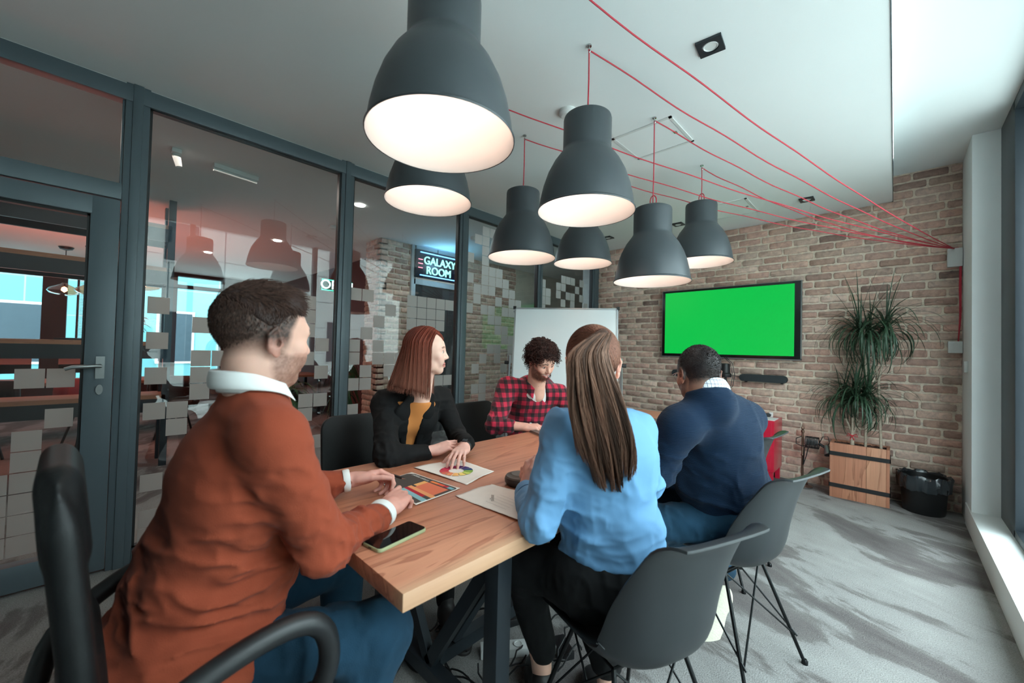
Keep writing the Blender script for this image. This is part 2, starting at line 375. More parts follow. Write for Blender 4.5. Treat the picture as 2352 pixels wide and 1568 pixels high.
# ================================================================== glass partition on the left
FILM = {1: (-.34, [(0, -2), (0, -1), (0, 0), (1, -3), (1, -2), (1, -1), (1, 0), (1, 1), (1, 2), (1, 5), (2, 3), (2, 5), (0, -3)]),
 2: (.245, [(0, -1), (0, 3), (0, 5), (0, 7), (0, 9), (1, 2), (1, 3), (2, 4), (2, 5), (2, 6), (2, 8), (3, 6), (7, 5), (8, 2), (8, 3), (8, 6), (8, 8), (8, 9), (9, 0), (9, 3), (9, 5), (9, 7), (0, -3), (0, -4), (1, -3), (8, 10), (4, 3), (5, 1), (6, 1)]),
 3: (1.445, [(0, 1), (0, 2), (0, 4), (0, 6), (0, 7), (0, 11), (1, 4), (1, 5), (1, 8), (1, 11), (2, 6), (2, 7), (2, 9), (3, 5), (3, 6), (3, 10), (4, 5), (4, 6), (5, 9), (5, 10), (5, 11), (6, 9), (6, 10), (6, 11), (7, 9), (7, 10), (7, 11), (8, 9), (8, 10), (8, 11), (9, 11), (8, 4), (9, 4), (8, 3)]),
 4: (2.645, [(0, 11), (0, 14), (0, 16), (1, 3), (1, 5), (1, 12), (1, 13), (1, 18), (2, 2), (2, 3), (2, 4), (2, 6), (2, 11), (2, 13), (2, 14), (2, 15), (2, 16), (2, 17), (2, 18), (2, 19), (3, 7), (3, 10), (3, 11), (3, 13), (3, 14), (3, 15), (3, 19), (4, 6), (4, 7), (4, 9), (4, 10), (4, 12), (4, 14), (4, 15), (5, 5), (5, 8), (5, 9), (5, 11), (5, 13), (5, 14), (6, 6), (6, 7), (6, 8), (6, 11), (6, 12), (6, 13), (7, 9), (7, 12)]),
 5: (3.832, [(0, 12), (0, 13), (0, 14), (0, 15), (1, 13), (1, 14), (3, 14), (3, 15), (4, 13), (4, 15), (4, 16), (5, 12), (5, 14), (5, 16), (6, 13), (6, 14), (6, 16), (7, 15), (8, 16), (8, 14), (9, 13)])}
def film_mesh(k, root):
    y0, cells = FILM[k]; mb = MB()
    for c, r in cells:
        y = y0+c*.1055; z = .55+r*.105; mb.box(XG+.006, y-.05, z-.05, XG+.0068, y+.05, z+.05)
    return wpart('frosted_film', mb, M['film'], root)
GP = []
for k, (a, b) in {2: (.17, 1.29), 3: (1.39, 2.48), 4: (2.59, 3.71), 5: (3.79, 4.93)}.items():
    g = thing('window_%d' % k, None, None, (XG, (a+b)/2, 0)); g['kind'] = 'structure'
    wpart('window_pane', MB().box(XG-.004, a+.001, .09, XG+.004, b-.001, ZC-.1), M['glass'], g)
    bd = MB()
    for y in (a, b-.012): bd.box(XG-.02, y, .09, XG+.02, y+.012, ZC-.1)
    bd.box(XG-.02, a, ZC-.112, XG+.02, b, ZC-.1).box(XG-.02, a, .09, XG+.02, b, .10)
    wpart('window_frame', bd, M['black_plastic'], g); film_mesh(k, g)
def post(name, a, b, z0=0, z1=ZC-.002):
    mb = MB().box(XG-.035, a, z0, XG+.035, b, z1); mb.box(XG-.045, a+.03, z0, XG+.045, b-.03, z1)
    struct(name, mb, M['slate_metal'], bevel=.004)
post('trim_2', .066, .17); post('trim_2', 1.29, 1.39); post('trim_2', 2.48, 2.59); post('trim_2', 3.71, 3.79); post('trim_2', 4.93, 5.085)
struct('trim_3', MB().box(XG-.04, -2.5, ZC-.105, XG+.04, 5.085, ZC-.012), M['slate_metal'], bevel=.004)
struct('trim_5', MB().box(XG-.02, -2.5, ZC-.012, XG+.02, 5.085, ZC-.001), M['white_plastic'])
struct('trim_3', MB().box(XG-.04, .17, 0, XG+.04, 5.085, .09), M['slate_metal'], bevel=.004)
# transom pane above the door and the door leaf
g = thing('window_6', None, None, (XG, -.4, 0)); g['kind'] = 'structure'
wpart('window_pane', MB().box(XG-.004, -2.4, 2.17, XG+.004, .066, ZC-.1), M['glass'], g)
wpart('window_frame', MB().box(XG-.036, -2.5, 2.075, XG+.036, .066, 2.165).box(XG-.02, .054, 2.165, XG+.02, .066, ZC-.1), M['slate_metal'], g, bevel=.003)
d = thing('door_1', None, None, (XG, -.4, 0)); d['kind'] = 'structure'
fb = MB().box(XG-.03, -.05, .02, XG+.045, .064, 2.065).box(XG-.03, -.98, 1.965, XG+.045, -.04, 2.065).box(XG-.03, -.98, .02, XG+.045, -.04, .15).box(XG-.03, -1.06, .02, XG+.045, -.94, 2.065)
wpart('door_frame', fb, M['slate_metal'], d, bevel=.005)
wpart('glass_pane', MB().box(XG-.004, -.95, .14, XG+.004, -.045, 1.97), M['glass'], d)
wpart('glazing_bead', MB().box(XG-.02, -.062, .15, XG+.02, -.05, 1.965).box(XG-.02, -.94, 1.953, XG+.02, -.05, 1.965), M['black_plastic'], d)
film_mesh(1, d)
hd = MB().box(XG+.045, -.005, 1.07, XG+.055, .03, 1.19); hd.tube([(XG+.05, .013, 1.14), (XG+.095, .013, 1.14), (XG+.10, .0, 1.14), (XG+.10, -.09, 1.135), (XG+.10, -.115, 1.125)], .010, 10)
wpart('door_handle', hd, M['brushed'], d, smooth=True)
lk = MB().raw([], []); lk.prism([(.014*math.cos(a), .027*math.sin(a)) for a in np.linspace(0, 2*PI, 20, endpoint=False)], 0, .012, T(XG+.045, .013, 1.01) @ RY(PI/2) @ RZ(PI/2))
lk.box(XG+.057, .010, .995, XG+.062, .016, 1.01); wpart('lock', lk, M['brushed'], d, smooth=True)
struct('wall_left', MB().box(XG-.04, -2.5, 0, XG+.04, -1.06, 2.075), M['slate_metal'])

# ================================================================== beyond the glass: corridor wall, lounge
brick_wall('brick_pillar', 2.6, 3.06, 0, ZC, lambda u, z, dd: (-5.0+dd, u, z), 11)['label'] = 'brick pillar beyond the glass'
brick_wall('brick_pillar', -5.4, -5.0, 0, ZC, lambda u, z, dd: (u, 2.6-dd, z), 12)
brick_wall('wall_corridor', 4.02, 5.25, 0, ZC, lambda u, z, dd: (-5.0+dd, u, z), 13)
struct('wall_corridor', MB().box(-5.12, 5.25, 0, -5.0, 9.2, ZC), mat('beige_plaster', S(196, 190, 176), .8), None)
struct('wall_corridor', MB().box(-5.0, 8.9, 0, XG, 9.0, ZC), M['white_paint'])
struct('wall_corridor', MB().box(XG-.04, YB, 0, XG+.04, 9.2, ZC), M['white_paint'])
gd = thing('door_2', None, None, (-5.0, 3.5, 0)); gd['kind'] = 'structure'
fb = MB()
for y in (3.06, 3.93): fb.box(-5.05, y, 0, -4.96, y+.07, ZC)
fb.box(-5.05, 3.1, 2.70, -4.96, 3.96, ZC).box(-5.05, 3.1, 2.19, -4.96, 3.96, 2.27)
wpart('door_frame', fb, mat('pale_frame', S(176, 184, 188), .5), gd, bevel=.003)
wpart('door_leaf', MB().box(-5.03, 3.13, .02, -4.99, 3.93, 2.19), mat('dark_door', S(70, 70, 72), .35), gd)
wpart('dark_panel', MB().box(-4.988, 3.13, 1.9, -4.985, 3.62, 2.18), M['black_plastic'], gd)
struct('wall_lounge', MB().box(-11.2, 3.06, 0, -5.4, 3.16, ZC), mat('dark_red_wall', S(92, 50, 44), .7))
struct('wall_lounge', MB().box(-11.2, -2.62, 0, -3.1, -2.5, 3.2), mat('rust_wall', S(120, 66, 54), .7))
# far facade wall of the lounge with window openings
fw = MB(); frm = mat('dark_red_frame', S(66, 30, 27), .6)
fw.box(-11.2, -2.5, 0, -11.05, 9.2, .45).box(-11.2, -2.5, 2.68, -11.05, 9.2, ZC)
for a, b in ((-2.5, -1.6), (-.72, -.42), (-.30, -.27), (.10, .28), (1.05, 1.14), (1.92, 2.2), (3.0, 9.2)): fw.box(-11.2, a, .4, -11.0, b, 2.7)
fw.box(-11.15, -2.5, 2.42, -11.05, 3.0, 2.5)
struct('wall_lounge', fw, frm)
# blind on the far window, thin slats in one mesh
bl = MB()
for i in range(46): bl.box(-10.98, .29, 2.66-i*.022, -10.955, 1.04, 2.655-i*.022)
for i in range(60): bl.box(-10.98, -.26, 2.66-i*.028, -10.955, .095, 2.652-i*.028)
tag(bl.build('window_blind', M['white_plastic']), 'white slatted blind hanging in the far lounge window', 'blind')
# shelf unit dividing the lounge
su = thing('shelf_unit', 'tall open shelf unit of dark steel posts and wooden boards beyond the glass', 'shelf', (-5.6, -.6, 0))
def psh(name, mb, m, **k): return wpart(name, mb, m, su, **k)
for x0, x1, y0, y1 in ((-5.50, -5.44, .47, .53), (-5.86, -5.80, .47, .53), (-5.50, -5.44, -2.0, -1.94), (-5.86, -5.80, -2.0, -1.94)):
    psh('post', MB().box(x0, y0, 0, x1, y1, ZC-.002), M['dark_metal'])
for z in (2.37, 1.93, 1.16, .62):
    psh('shelf_board', MB().box(-5.86, -1.99, z+.07, -5.44, .5, z+.11), M['shelf_wood'])
    psh('rail', MB().box(-5.86, -1.99, z-.06, -5.83, .5, z+.07).box(-5.47, -1.99, z-.06, -5.44, .5, z+.07).box(-5.86, .47, z-.06, -5.44, .5, z+.07), M['dark_metal'])
bk = MB().box(-5.7, .14, 2.481, -5.5, .30, 2.50)
tag(bk.build('folder', M['white_plastic']), 'pale folder lying flat on the top shelf beyond the glass', 'folder')
tag(MB().box(-5.72, .10, 2.501, -5.5, .27, 2.53).build('folder', M['black_plastic']), 'black folder on top of the pale folder on the top shelf', 'folder')
bx = MB().prism([(-.62, 2.481), (-.62, 2.61), (-.50, 2.60), (-.45, 2.481)], -5.75, -5.5, Matrix(((0, 0, 1, 0), (1, 0, 0, 0), (0, 1, 0, 0), (0, 0, 0, 1))))
tag(bx.build('storage_box', M['black_plastic'], bevel=.01), 'black box on the top shelf seen through the door', 'box')
tag(MB().box(-5.75, -.35, 2.481, -5.5, .05, 2.51).build('tray', M['black_plastic'], bevel=.006), 'flat black tray on the top shelf beyond the glass door', 'tray')
tag(MB().box(-5.72, -.28, 1.271, -5.5, -.05, 1.29).build('laptop', M['black_plastic'], bevel=.004), 'closed black laptop on the middle shelf beyond the glass door', 'laptop')
# pendant lights in the lounge
amber = glassmat('amber_glass', (1.0, .62, .45, 1), .1, 2.5, .12)
def amber_lamp(x, y, z, lab):
    t = thing('glass_pendant', lab, 'lamp', (x, y, z), 0, 'amber glass pendants in the lounge')
    MB().lathe([(.001, .68), (.09, .675), (.07, .64), (.02, .625), (.001, .622)], 20).build('ceiling_cup', M['dark_metal'], t, smooth=True)
    MB().tube([(0, 0, .1), (0, 0, .63)], .006, 6).build('cord', M['black_plastic'], t)
    MB().lathe([(.03, .10), (.04, .08), (.17, .01), (.19, -.03), (.16, -.07), (.06, -.10), (.001, -.105)], 28).build('glass_shade', amber, t, smooth=True)
    MB().lathe([(.001, .04), (.03, .02), (.035, -.02), (.001, -.05)], 12).build('bulb', emat('warm_bulb', (1, .6, .35, 1), 22), t, smooth=True)
    return t
amber_lamp(-9.60, -.40, 2.07, 'amber glass pendant, leftmost of those seen through the door')
amber_lamp(-9.2, -.10, 2.07, 'amber glass pendant in front of the slatted blind')
amber_lamp(-10.2, .02, 2.07, 'amber glass pendant hanging furthest back in the lounge')
amber_lamp(-7.5, .42, 2.07, 'amber glass pendant hanging behind the shelf post')
# ceiling things beyond the glass
t = thing('security_camera', 'small white camera hanging from the corridor ceiling', 'camera', (-3.99, .37, ZC))
MB().box(-.03, -.03, -.03, .05, .03, 0).build('bracket', M['white_plastic'], t, bevel=.004)
MB().tube([(.0, .0, -.03), (.0, .02, -.12)], [.028, .02], 14).build('camera_body', M['white_plastic'], t, smooth=True)
t = thing('batten_light', 'white tubular batten light on the corridor ceiling', 'light', (-4.06, .77, ZC), math.radians(98))
MB().box(-.165, -.03, -.035, .165, .03, 0).build('housing', M['white_plastic'], t, bevel=.005)
MB().tube([(-.16, 0, -.045), (.16, 0, -.045)], .014, 12).build('tube', M['white_plastic'], t, smooth=True)
def spot(x, y, z, lab, rz=0, on=0, sz=.05, grp=None, sq=True):
    t = thing('ceiling_spotlight', lab, 'spotlight', (x, y, z), rz, grp)
    if sq:
        fmb = MB(); o_ = [(-sz, -sz), (sz, -sz), (sz, sz), (-sz, sz)]; ri = sz*.68; n = 24
        ring = [(ri*math.cos(2*PI*k/n), ri*math.sin(2*PI*k/n)) for k in range(n)]
        sqp = [(max(-sz, min(sz, 1.6*sz*math.cos(2*PI*k/n))), max(-sz, min(sz, 1.6*sz*math.sin(2*PI*k/n)))) for k in range(n)]
        vs = [(x_, y_, zz) for zz in (-.012, 0) for x_, y_ in sqp]+[(x_, y_, zz) for zz in (-.012, 0) for x_, y_ in ring]
        fs = []
        for k in range(n):
            j = (k+1) % n; fs += [(k, j, n+j, n+k), (k, 2*n+k, 2*n+j, j), (2*n+k, 3*n+k, 3*n+j, 2*n+j)]
        fmb.raw(vs, fs); fmb.build('frame', M['dark_metal'], t)
        MB().lathe([(ri*.98, -.004), (ri*.80, -.010), (ri*.72, -.006)], 24).build('ring', M['white_plastic'], t, smooth=True)
        MB().lathe([(ri*.72, -.004), (.001, -.003)], 24).build('lens', M['chrome'] if not on else emat('spot_glow', (1, .93, .85, 1), 14), t)
    else:
        MB().lathe([(sz, 0), (sz, -.008), (sz*.8, -.01), (.001, -.008)], 20).build('lens', emat('spot_glow', (1, .93, .85, 1), 14), t)
    return t
spot(-4.02, 1.843, ZC, 'lit round spotlight in the corridor ceiling nearest the partition', sq=False, sz=.05)
spot(-6.33, 1.72, ZC, 'lit round spotlight in the lounge ceiling above the seated man', sq=False, sz=.05)
spot(-8.1, 1.2, ZC, 'lit round spotlight deep in the lounge ceiling', sq=False, sz=.05)
t = thing('smoke_detector', 'white smoke detector on the corridor ceiling', 'detector', (-5.0, 1.97, ZC))
MB().lathe([(.055, 0), (.055, -.02), (.04, -.035), (.001, -.038)], 24).build('cover', M['white_plastic'], t, smooth=True)
t = thing('alarm_sensor', 'small white sensor on the ceiling right of the neon sign', 'sensor', (-4.0, 3.38, ZC))
MB().lathe([(.045, 0), (.045, -.02), (.035, -.04), (.001, -.042)], 20).build('cover', M['white_plastic'], t, smooth=True)

# neon signs
def rodmat(n, c, s): return emat(n, c, s)
neon_white = emat('neon_mint', (.38, .95, .80, 1), 1.5); neon_blue = emat('neon_blue', (.20, .50, 1, 1), 2.6); neon_red = emat('neon_red', (1, .30, .38, 1), 1.8)
R_SIGN = Matrix(((0, 0, 1, 0), (1, 0, 0, 0), (0, 1, 0, 0), (0, 0, 0, 1)))   # text plane: x->+Y, y->+Z, facing +X
t = thing('neon_sign', 'black box sign with mint neon letters reading GALAXY ROOM and blue bars', 'sign', (-4.95, 3.5, 2.49))
MB().box(-.03, -.40, -.20, .02, .42, .20).build('back_panel', mat('sign_black', S(12, 16, 34), .3), t, bevel=.004)
text_mesh('word_galaxy', 'GALAXY', .160, neon_white, T(.03, .02, .055) @ R_SIGN @ Matrix.Diagonal((.93, 1, 1, 1)), t, .008)
text_mesh('word_room', 'ROOM', .160, neon_white, T(.03, .0, -.085) @ R_SIGN @ Matrix.Diagonal((.93, 1, 1, 1)), t, .008)
for z in (.165, -.165): MB().tube([(.035, -.33, z), (.035, .38, z)], .008, 8).build('neon_bar', neon_blue, t)
for y, in ((-.32,), (.36,)):
    for z in (.06, 0, -.06): MB().tube([(.035, y-.04, z), (.035, y+.03, z)], .006, 8).build('neon_dash', neon_red, t)
MB().tube([(-.01, .0, .2), (-.01, .0, .26)], .006, 6).build('hanger', M['dark_metal'], t)
point('neon_glow', (-4.7, 3.5, 2.5), 5, (.25, .65, 1), .12)
area('neon_glow', (-4.9, 3.6, 2.73), (0, math.radians(-60), 0), .3, .8, 3, (.2, .6, 1))
t = thing('neon_sign', 'small lit sign reading OPEN hanging in the lounge', 'sign', (-5.5, 2.24, 2.09))
MB().box(-.02, -.22, -.085, .0, .22, .085).build('back_panel', mat('sign_green', S(28, 74, 62), .3), t, bevel=.004)
text_mesh('word_open', 'OPEN', .17, emat('neon_plain', (.9, .97, 1, 1), 1.8), T(.01, -.0, 0) @ R_SIGN, t, .006)
MB().tube([(.004, -.20, .07), (.004, .20, .07), (.004, .20, -.07), (.004, -.20, -.07)], .005, 6, closed=True).build('neon_border', emat('neon_green', (.1, .9, .6, 1), 2), t)
MB().tube([(-.01, 0, .08), (-.01, 0, .655)], .004, 6).build('hanging_wire', M['black_plastic'], t)

# desk, chairs and screens in the lounge
def desk(x0, x1, y0, y1, z, lab):
    t = thing('desk', lab, 'desk', ((x0+x1)/2, (y0+y1)/2, 0))
    wpart('desktop', MB().box(x0, y0, z-.04, x1, y1, z), M['shelf_wood'], t, bevel=.004)
    for x in (x0+.05, x1-.05):
        for y in (y0+.05, y1-.05): wpart('leg', MB().box(x-.025, y-.025, 0, x+.025, y+.025, z-.04), M['dark_metal'], t)
desk(-8.2, -7.4, -1.6, .9, .74, 'long wooden desk behind the shelf unit in the lounge')
desk(-8.4, -7.6, 1.5, 2.9, .74, 'dark desk in front of the lounge wall behind the seated man')
def monitor(x, y, z, rz, lab):
    t = thing('computer_monitor', lab, 'monitor', (x, y, z), rz, 'computer screens in the lounge')
    MB().box(-.02, -.29, .1, .0, .29, .44).build('screen', M['black_plastic'], t, bevel=.004)
    MB().box(-.05, -.03, 0, -.02, .03, .2).box(-.1, -.1, 0, .06, .1, .012).build('stand', M['black_plastic'], t)
monitor(-7.7, -.85, .74, PI, 'black computer screen, left one on the long lounge desk')
monitor(-7.7, -.05, .74, PI, 'black computer screen, right one on the long lounge desk')
monitor(-8.0, 2.1, .74, .2, 'black computer screen on the dark desk behind the seated man')
def tub_chair(x, y, rz, m, lab, grp=None):
    t = thing('lounge_chair', lab, 'chair', (x, y, 0), rz, grp)
    bm_ = MB(); rows = []
    for i, (z, r) in enumerate(((.40, .24), (.5, .27), (.65, .29), (.80, .28))):
        for rr in (r, ): rows.append([(rr*math.cos(a), rr*math.sin(a), z) for a in np.linspace(math.radians(60), math.radians(300), 17)])
    vs = [p for r in rows for p in r]; n = 17
    fs = [(i*n+k, i*n+k+1, (i+1)*n+k+1, (i+1)*n+k) for i in range(3) for k in range(n-1)]
    bm_.raw(vs, fs); o = bm_.build('backrest', m, t, smooth=True); mo = o.modifiers.new('thick', 'SOLIDIFY'); mo.thickness = .03
    MB().lathe([(.001, .47), (.22, .47), (.25, .44), (.24, .40), (.001, .40)], 24).build('seat', m, t, smooth=True)
    for a in (45, 135, 225, 315):
        c, s_ = math.cos(math.radians(a)), math.sin(math.radians(a)); MB().tube([(.12*c, .12*s_, .40), (.24*c, .24*s_, 0)], .012, 8).build('leg', M['black_plastic'], t)
    return t
redm = mat('crimson_shell', S(150, 25, 38), .4)
tub_chair(-6.9, -.05, .4, redm, 'dark red tub chair beyond the glass door')
tub_chair(-6.85, -.85, .2, M['black_plastic'], 'black tub chair at the long lounge desk')
tub_chair(-7.0, .75, -.3, M['black_plastic'], 'black tub chair behind the shelf post')
tub_chair(-9.1, 2.1, PI, redm, 'dark red tub chair behind the dark desk in the lounge')
def blob_plant(x, y, z0, h, r, n, lab, seed, dens='plant'):
    rg = random.Random(seed)
    t = thing('potted_plant', lab, 'plant', (x, y, z0))
    MB().lathe([(r*.35, 0), (r*.45, h*.22), (r*.40, h*.22), (r*.38, h*.2), (.001, h*.2)], 20).build('pot', mat('clay_pot', S(110, 84, 70), .8), t, smooth=True)
    lf = MB()
    for i in range(n):
        a = rg.uniform(0, 2*PI); L = rg.uniform(.5, 1)*h*.6; up = rg.uniform(.3, 1.2); w = .02+.015*rg.random()
        p = Vector((0, 0, h*(.22+.3*rg.random()))); dv = Vector((math.cos(a), math.sin(a), up)).normalized(); sd = Vector((-math.sin(a), math.cos(a), 0))
        pts = []
        for k in range(6):
            u = k/5; q = p + dv*L*u*r/h*2.2 + Vector((0, 0, L*.3*u-L*.7*u*u)); ww = w*math.sin(PI*min(1, u*.9+.08)); pts += [q-sd*ww, q+sd*ww]
        lf.raw(pts, [(2*k, 2*k+1, 2*k+3, 2*k+2) for k in range(5)])
    lf.build('foliage', mat('leaf_green', S(52, 84, 50), .5, var=.25), t)
    return t
blob_plant(-5.65, .22, 1.271, .42, .16, 60, 'green spiky plant in a pot on the middle shelf', 4)
blob_plant(-5.7, 1.75, 0, 1.35, .35, 110, 'tall leafy plant on the corridor floor behind the glass post', 5)
blob_plant(-5.9, 2.55, 0, 1.9, .28, 120, 'tall leafy plant beside the brick pillar', 6)
# opposite buildings outside both glazed sides
def facade(name, x, y0, y1, z0, z1, base, lab, sgn):
    t = NT(name); v = t.add('ShaderNodeTexCoord'); sx = t.add('ShaderNodeSeparateXYZ'); t.link(v.outputs['Object'], sx.inputs[0])
    cur = None
    for ax, pitch in (('Y', 1.35), ('Z', .95)):
        m = t.add('ShaderNodeMath', operation='DIVIDE'); t.link(sx.outputs[ax], m.inputs[0]); m.inputs[1].default_value = pitch
        f = t.add('ShaderNodeMath', operation='FRACT'); t.link(m.outputs[0], f.inputs[0])
        c = t.add('ShaderNodeMath', operation='LESS_THAN'); t.link(f.outputs[0], c.inputs[0]); c.inputs[1].default_value = .022
        if cur is None: cur = c.outputs[0]
        else:
            mm = t.add('ShaderNodeMath', operation='MAXIMUM'); t.link(cur, mm.inputs[0]); t.link(c.outputs[0], mm.inputs[1]); cur = mm.outputs[0]
    t.base(t.mix(cur, base, S(120, 135, 138))); t.p.inputs['Roughness'].default_value = .8
    o = thing(name, lab, 'building', (x, 0, 0))
    wl_ = MB().box(x, y0, z0, x+sgn*.4, y1, z1); wpart('cladding', wl_, t.m, o)
    wm = mat(name+'_glazing', S(60, 74, 82), .15)
    for k in range(6):
        yy = y0+1.2+k*(y1-y0)/6
        for zz in (.6, 3.6):
            wi = wpart('window', MB().box(x-sgn*.03, yy, zz, x+sgn*.02, yy+.9, zz+1.6), M['white_plastic'], o)
            p = MB().box(x-sgn*.04, yy+.06, zz+.06, x-sgn*.031, yy+.84, zz+1.54).build('pane', wm, wi)
facade('clad_building', -16.0, -9, 9, -1, 9, S(78, 134, 140), 'teal clad building outside the far lounge windows', -1)
facade('panelled_building', 9.0, -14, 14, -1, 5.2, S(226, 230, 226), 'pale panelled building opposite the meeting room window', 1)
struct('ground', MB().box(-20, -16, -1.3, 14, 16, -1.2), mat('paving', S(185, 187, 185), .9))
# ================================================================== smooth solid modelling on a voxel grid
def smin(a, b, k):
    if k <= 0: return np.minimum(a, b)
    h = np.clip(.5+.5*(b-a)/k, 0, 1); return b*(1-h)+a*h-k*h*(1-h)
def V3(*a): return np.array(a, dtype=np.float64)
class Solid:
    """list of primitives blended in order; everything in metres"""
    def __init__(s): s.p = []
    def cap(s, a, b, r0, r1=None, k=.02, op='u', flat=None, f=1.0):
        """tapered limb from a to b; flat = axis along which it is squashed by f"""
        a = np.array(a, float); b = np.array(b, float); r1 = r0 if r1 is None else r1
        R = max(r0, r1)
        fl = None
        if flat is not None: fl = np.array(flat, float); fl /= np.linalg.norm(fl)
        ba = b-a; L = max(ba@ba, 1e-12)
        def fn(P):
            pa = P-a; h = np.clip((pa@ba)/L, 0, 1); q = pa-h[..., None]*ba
            if fl is not None:
                c = q@fl; q = q+(c*(1/f-1))[..., None]*fl
                return (np.sqrt((q*q).sum(-1))-(r0+(r1-r0)*h))*(f if f < 1 else 1)
            return np.sqrt((q*q).sum(-1))-(r0+(r1-r0)*h)
        Rm = R*max(1, f); s.p.append((fn, np.minimum(a, b)-Rm, np.maximum(a, b)+Rm, k, op)); return s
    def ell(s, c, r, M=None, k=.02, op='u'):
        """ellipsoid; M = 3x3 with columns the axes"""
        c = np.array(c, float); r = np.array(r, float); Mx = np.eye(3) if M is None else np.array(M, float)
        def fn(P):
            q = (P-c)@Mx; k0 = np.sqrt(((q/r)**2).sum(-1)); k1 = np.sqrt(((q/(r*r))**2).sum(-1))+1e-9
            return k0*(k0-1)/k1
        e = np.abs(Mx)@r if M is not None else r
        s.p.append((fn, c-e, c+e, k, op)); return s
    def box3(s, c, b, r, k=.02, op='u'):
        c = np.array(c, float); b = np.array(b, float)
        def fn(P):
            q = np.abs(P-c)-b; return np.sqrt((np.maximum(q, 0)**2).sum(-1))+np.minimum(q.max(-1), 0)-r
        s.p.append((fn, c-b-r, c+b+r, k, op)); return s
    def plane(s, c, n, k=.004, box=None):
        """cut away everything on the side the normal points to, inside an optional sphere box=(centre, radius)"""
        c = np.array(c, float); n = np.array(n, float); n /= np.linalg.norm(n)
        def fn(P):
            d = -((P-c)@n)      # negative on the side to be removed
            if box is not None:
                q = P-np.array(box[0]); d = np.maximum(d, np.sqrt((q*q).sum(-1))-box[1])
            return d
        lo, hi = (np.array(box[0])-box[1], np.array(box[0])+box[1]) if box is not None else (None, None)
        s.p.append((fn, lo, hi, k, 's')); return s
    def field(s, fn, lo=None, hi=None):
        """fn(P, D) -> new D (displacement)"""
        s.p.append((fn, lo, hi, 0, 'f')); return s
    def mesh(s, h, pad=.02):
        us = [p for p in s.p if p[4] == 'u']; lo = np.min([p[1] for p in us], 0)-pad; hi = np.max([p[2] for p in us], 0)+pad
        n = np.ceil((hi-lo)/h).astype(int)+1
        ax = [lo[i]+h*np.arange(n[i]) for i in range(3)]
        D = np.full(n, .08, dtype=np.float32)
        for fn, a, b, k, op in s.p:
            if a is None: i0 = np.zeros(3, int); i1 = n
            else:
                m = k+3*h+(.012 if op == 'u' else 0); i0 = np.maximum(0, np.floor((a-m-lo)/h).astype(int)); i1 = np.minimum(n, np.ceil((b+m-lo)/h).astype(int)+1)
            if np.any(i1 <= i0): continue
            sl = tuple(slice(i0[i], i1[i]) for i in range(3))
            P = np.stack(np.meshgrid(*[ax[i][i0[i]:i1[i]] for i in range(3)], indexing='ij'), -1)
            d = D[sl]
            if op == 'f': D[sl] = fn(P, d)
            elif op == 'u': D[sl] = smin(d, fn(P), k)
            elif op == 's': D[sl] = -smin(-d, fn(P), k)
            elif op == 'i': D[sl] = -smin(-d, -fn(P), k)
        return nets(D, lo, h)
def nets(D, lo, h):
    ins = D < 0; n = np.array(D.shape); c = n-1
    offs = [(i, j, k) for i in (0, 1) for j in (0, 1) for k in (0, 1)]
    def cor(o): return D[o[0]:o[0]+c[0], o[1]:o[1]+c[1], o[2]:o[2]+c[2]]
    num = np.zeros(tuple(c), np.uint8)
    for o in offs: num += cor(o) < 0
    act = (num > 0) & (num < 8)
    I = np.argwhere(act); C8 = {o: D[I[:, 0]+o[0], I[:, 1]+o[1], I[:, 2]+o[2]] for o in offs}
    A = np.zeros((len(I), 3)); N = np.zeros(len(I))
    for o in offs:
        for a in range(3):
            if o[a] == 0:
                q = list(o); q[a] = 1; q = tuple(q); d0 = C8[o]; d1 = C8[q]; m = (d0 < 0) != (d1 < 0)
                t = np.where(m, d0/np.where(m, d0-d1, 1), 0); p = np.zeros((len(I), 3)); p[:] = o; p[:, a] = t
                A += p*m[:, None]; N += m
    verts = (A/N[:, None]+I)*h+lo
    idx = -np.ones(tuple(c), np.int32); idx[tuple(I.T)] = np.arange(len(I)); faces = []
    for a in range(3):
        b, e = (a+1) % 3, (a+2) % 3
        sl0 = [slice(None)]*3; sl1 = [slice(None)]*3; sl0[a] = slice(0, n[a]-1); sl1[a] = slice(1, n[a])
        s0 = ins[tuple(sl0)]; s1 = ins[tuple(sl1)]; E = np.argwhere(s0 != s1)
        ok = (E[:, b] > 0) & (E[:, e] > 0) & (E[:, b] < n[b]-1) & (E[:, e] < n[e]-1); E = E[ok]
        fl = s0[tuple(E.T)]; q = []
        for db, de in ((-1, -1), (0, -1), (0, 0), (-1, 0)):
            X = E.copy(); X[:, b] += db; X[:, e] += de; q.append(idx[tuple(X.T)])
        Q = np.stack(q, 1); Q[~fl] = Q[~fl][:, ::-1]; faces.append(Q)
    F = np.concatenate(faces); F = F[(F >= 0).all(1)]
    return verts, F
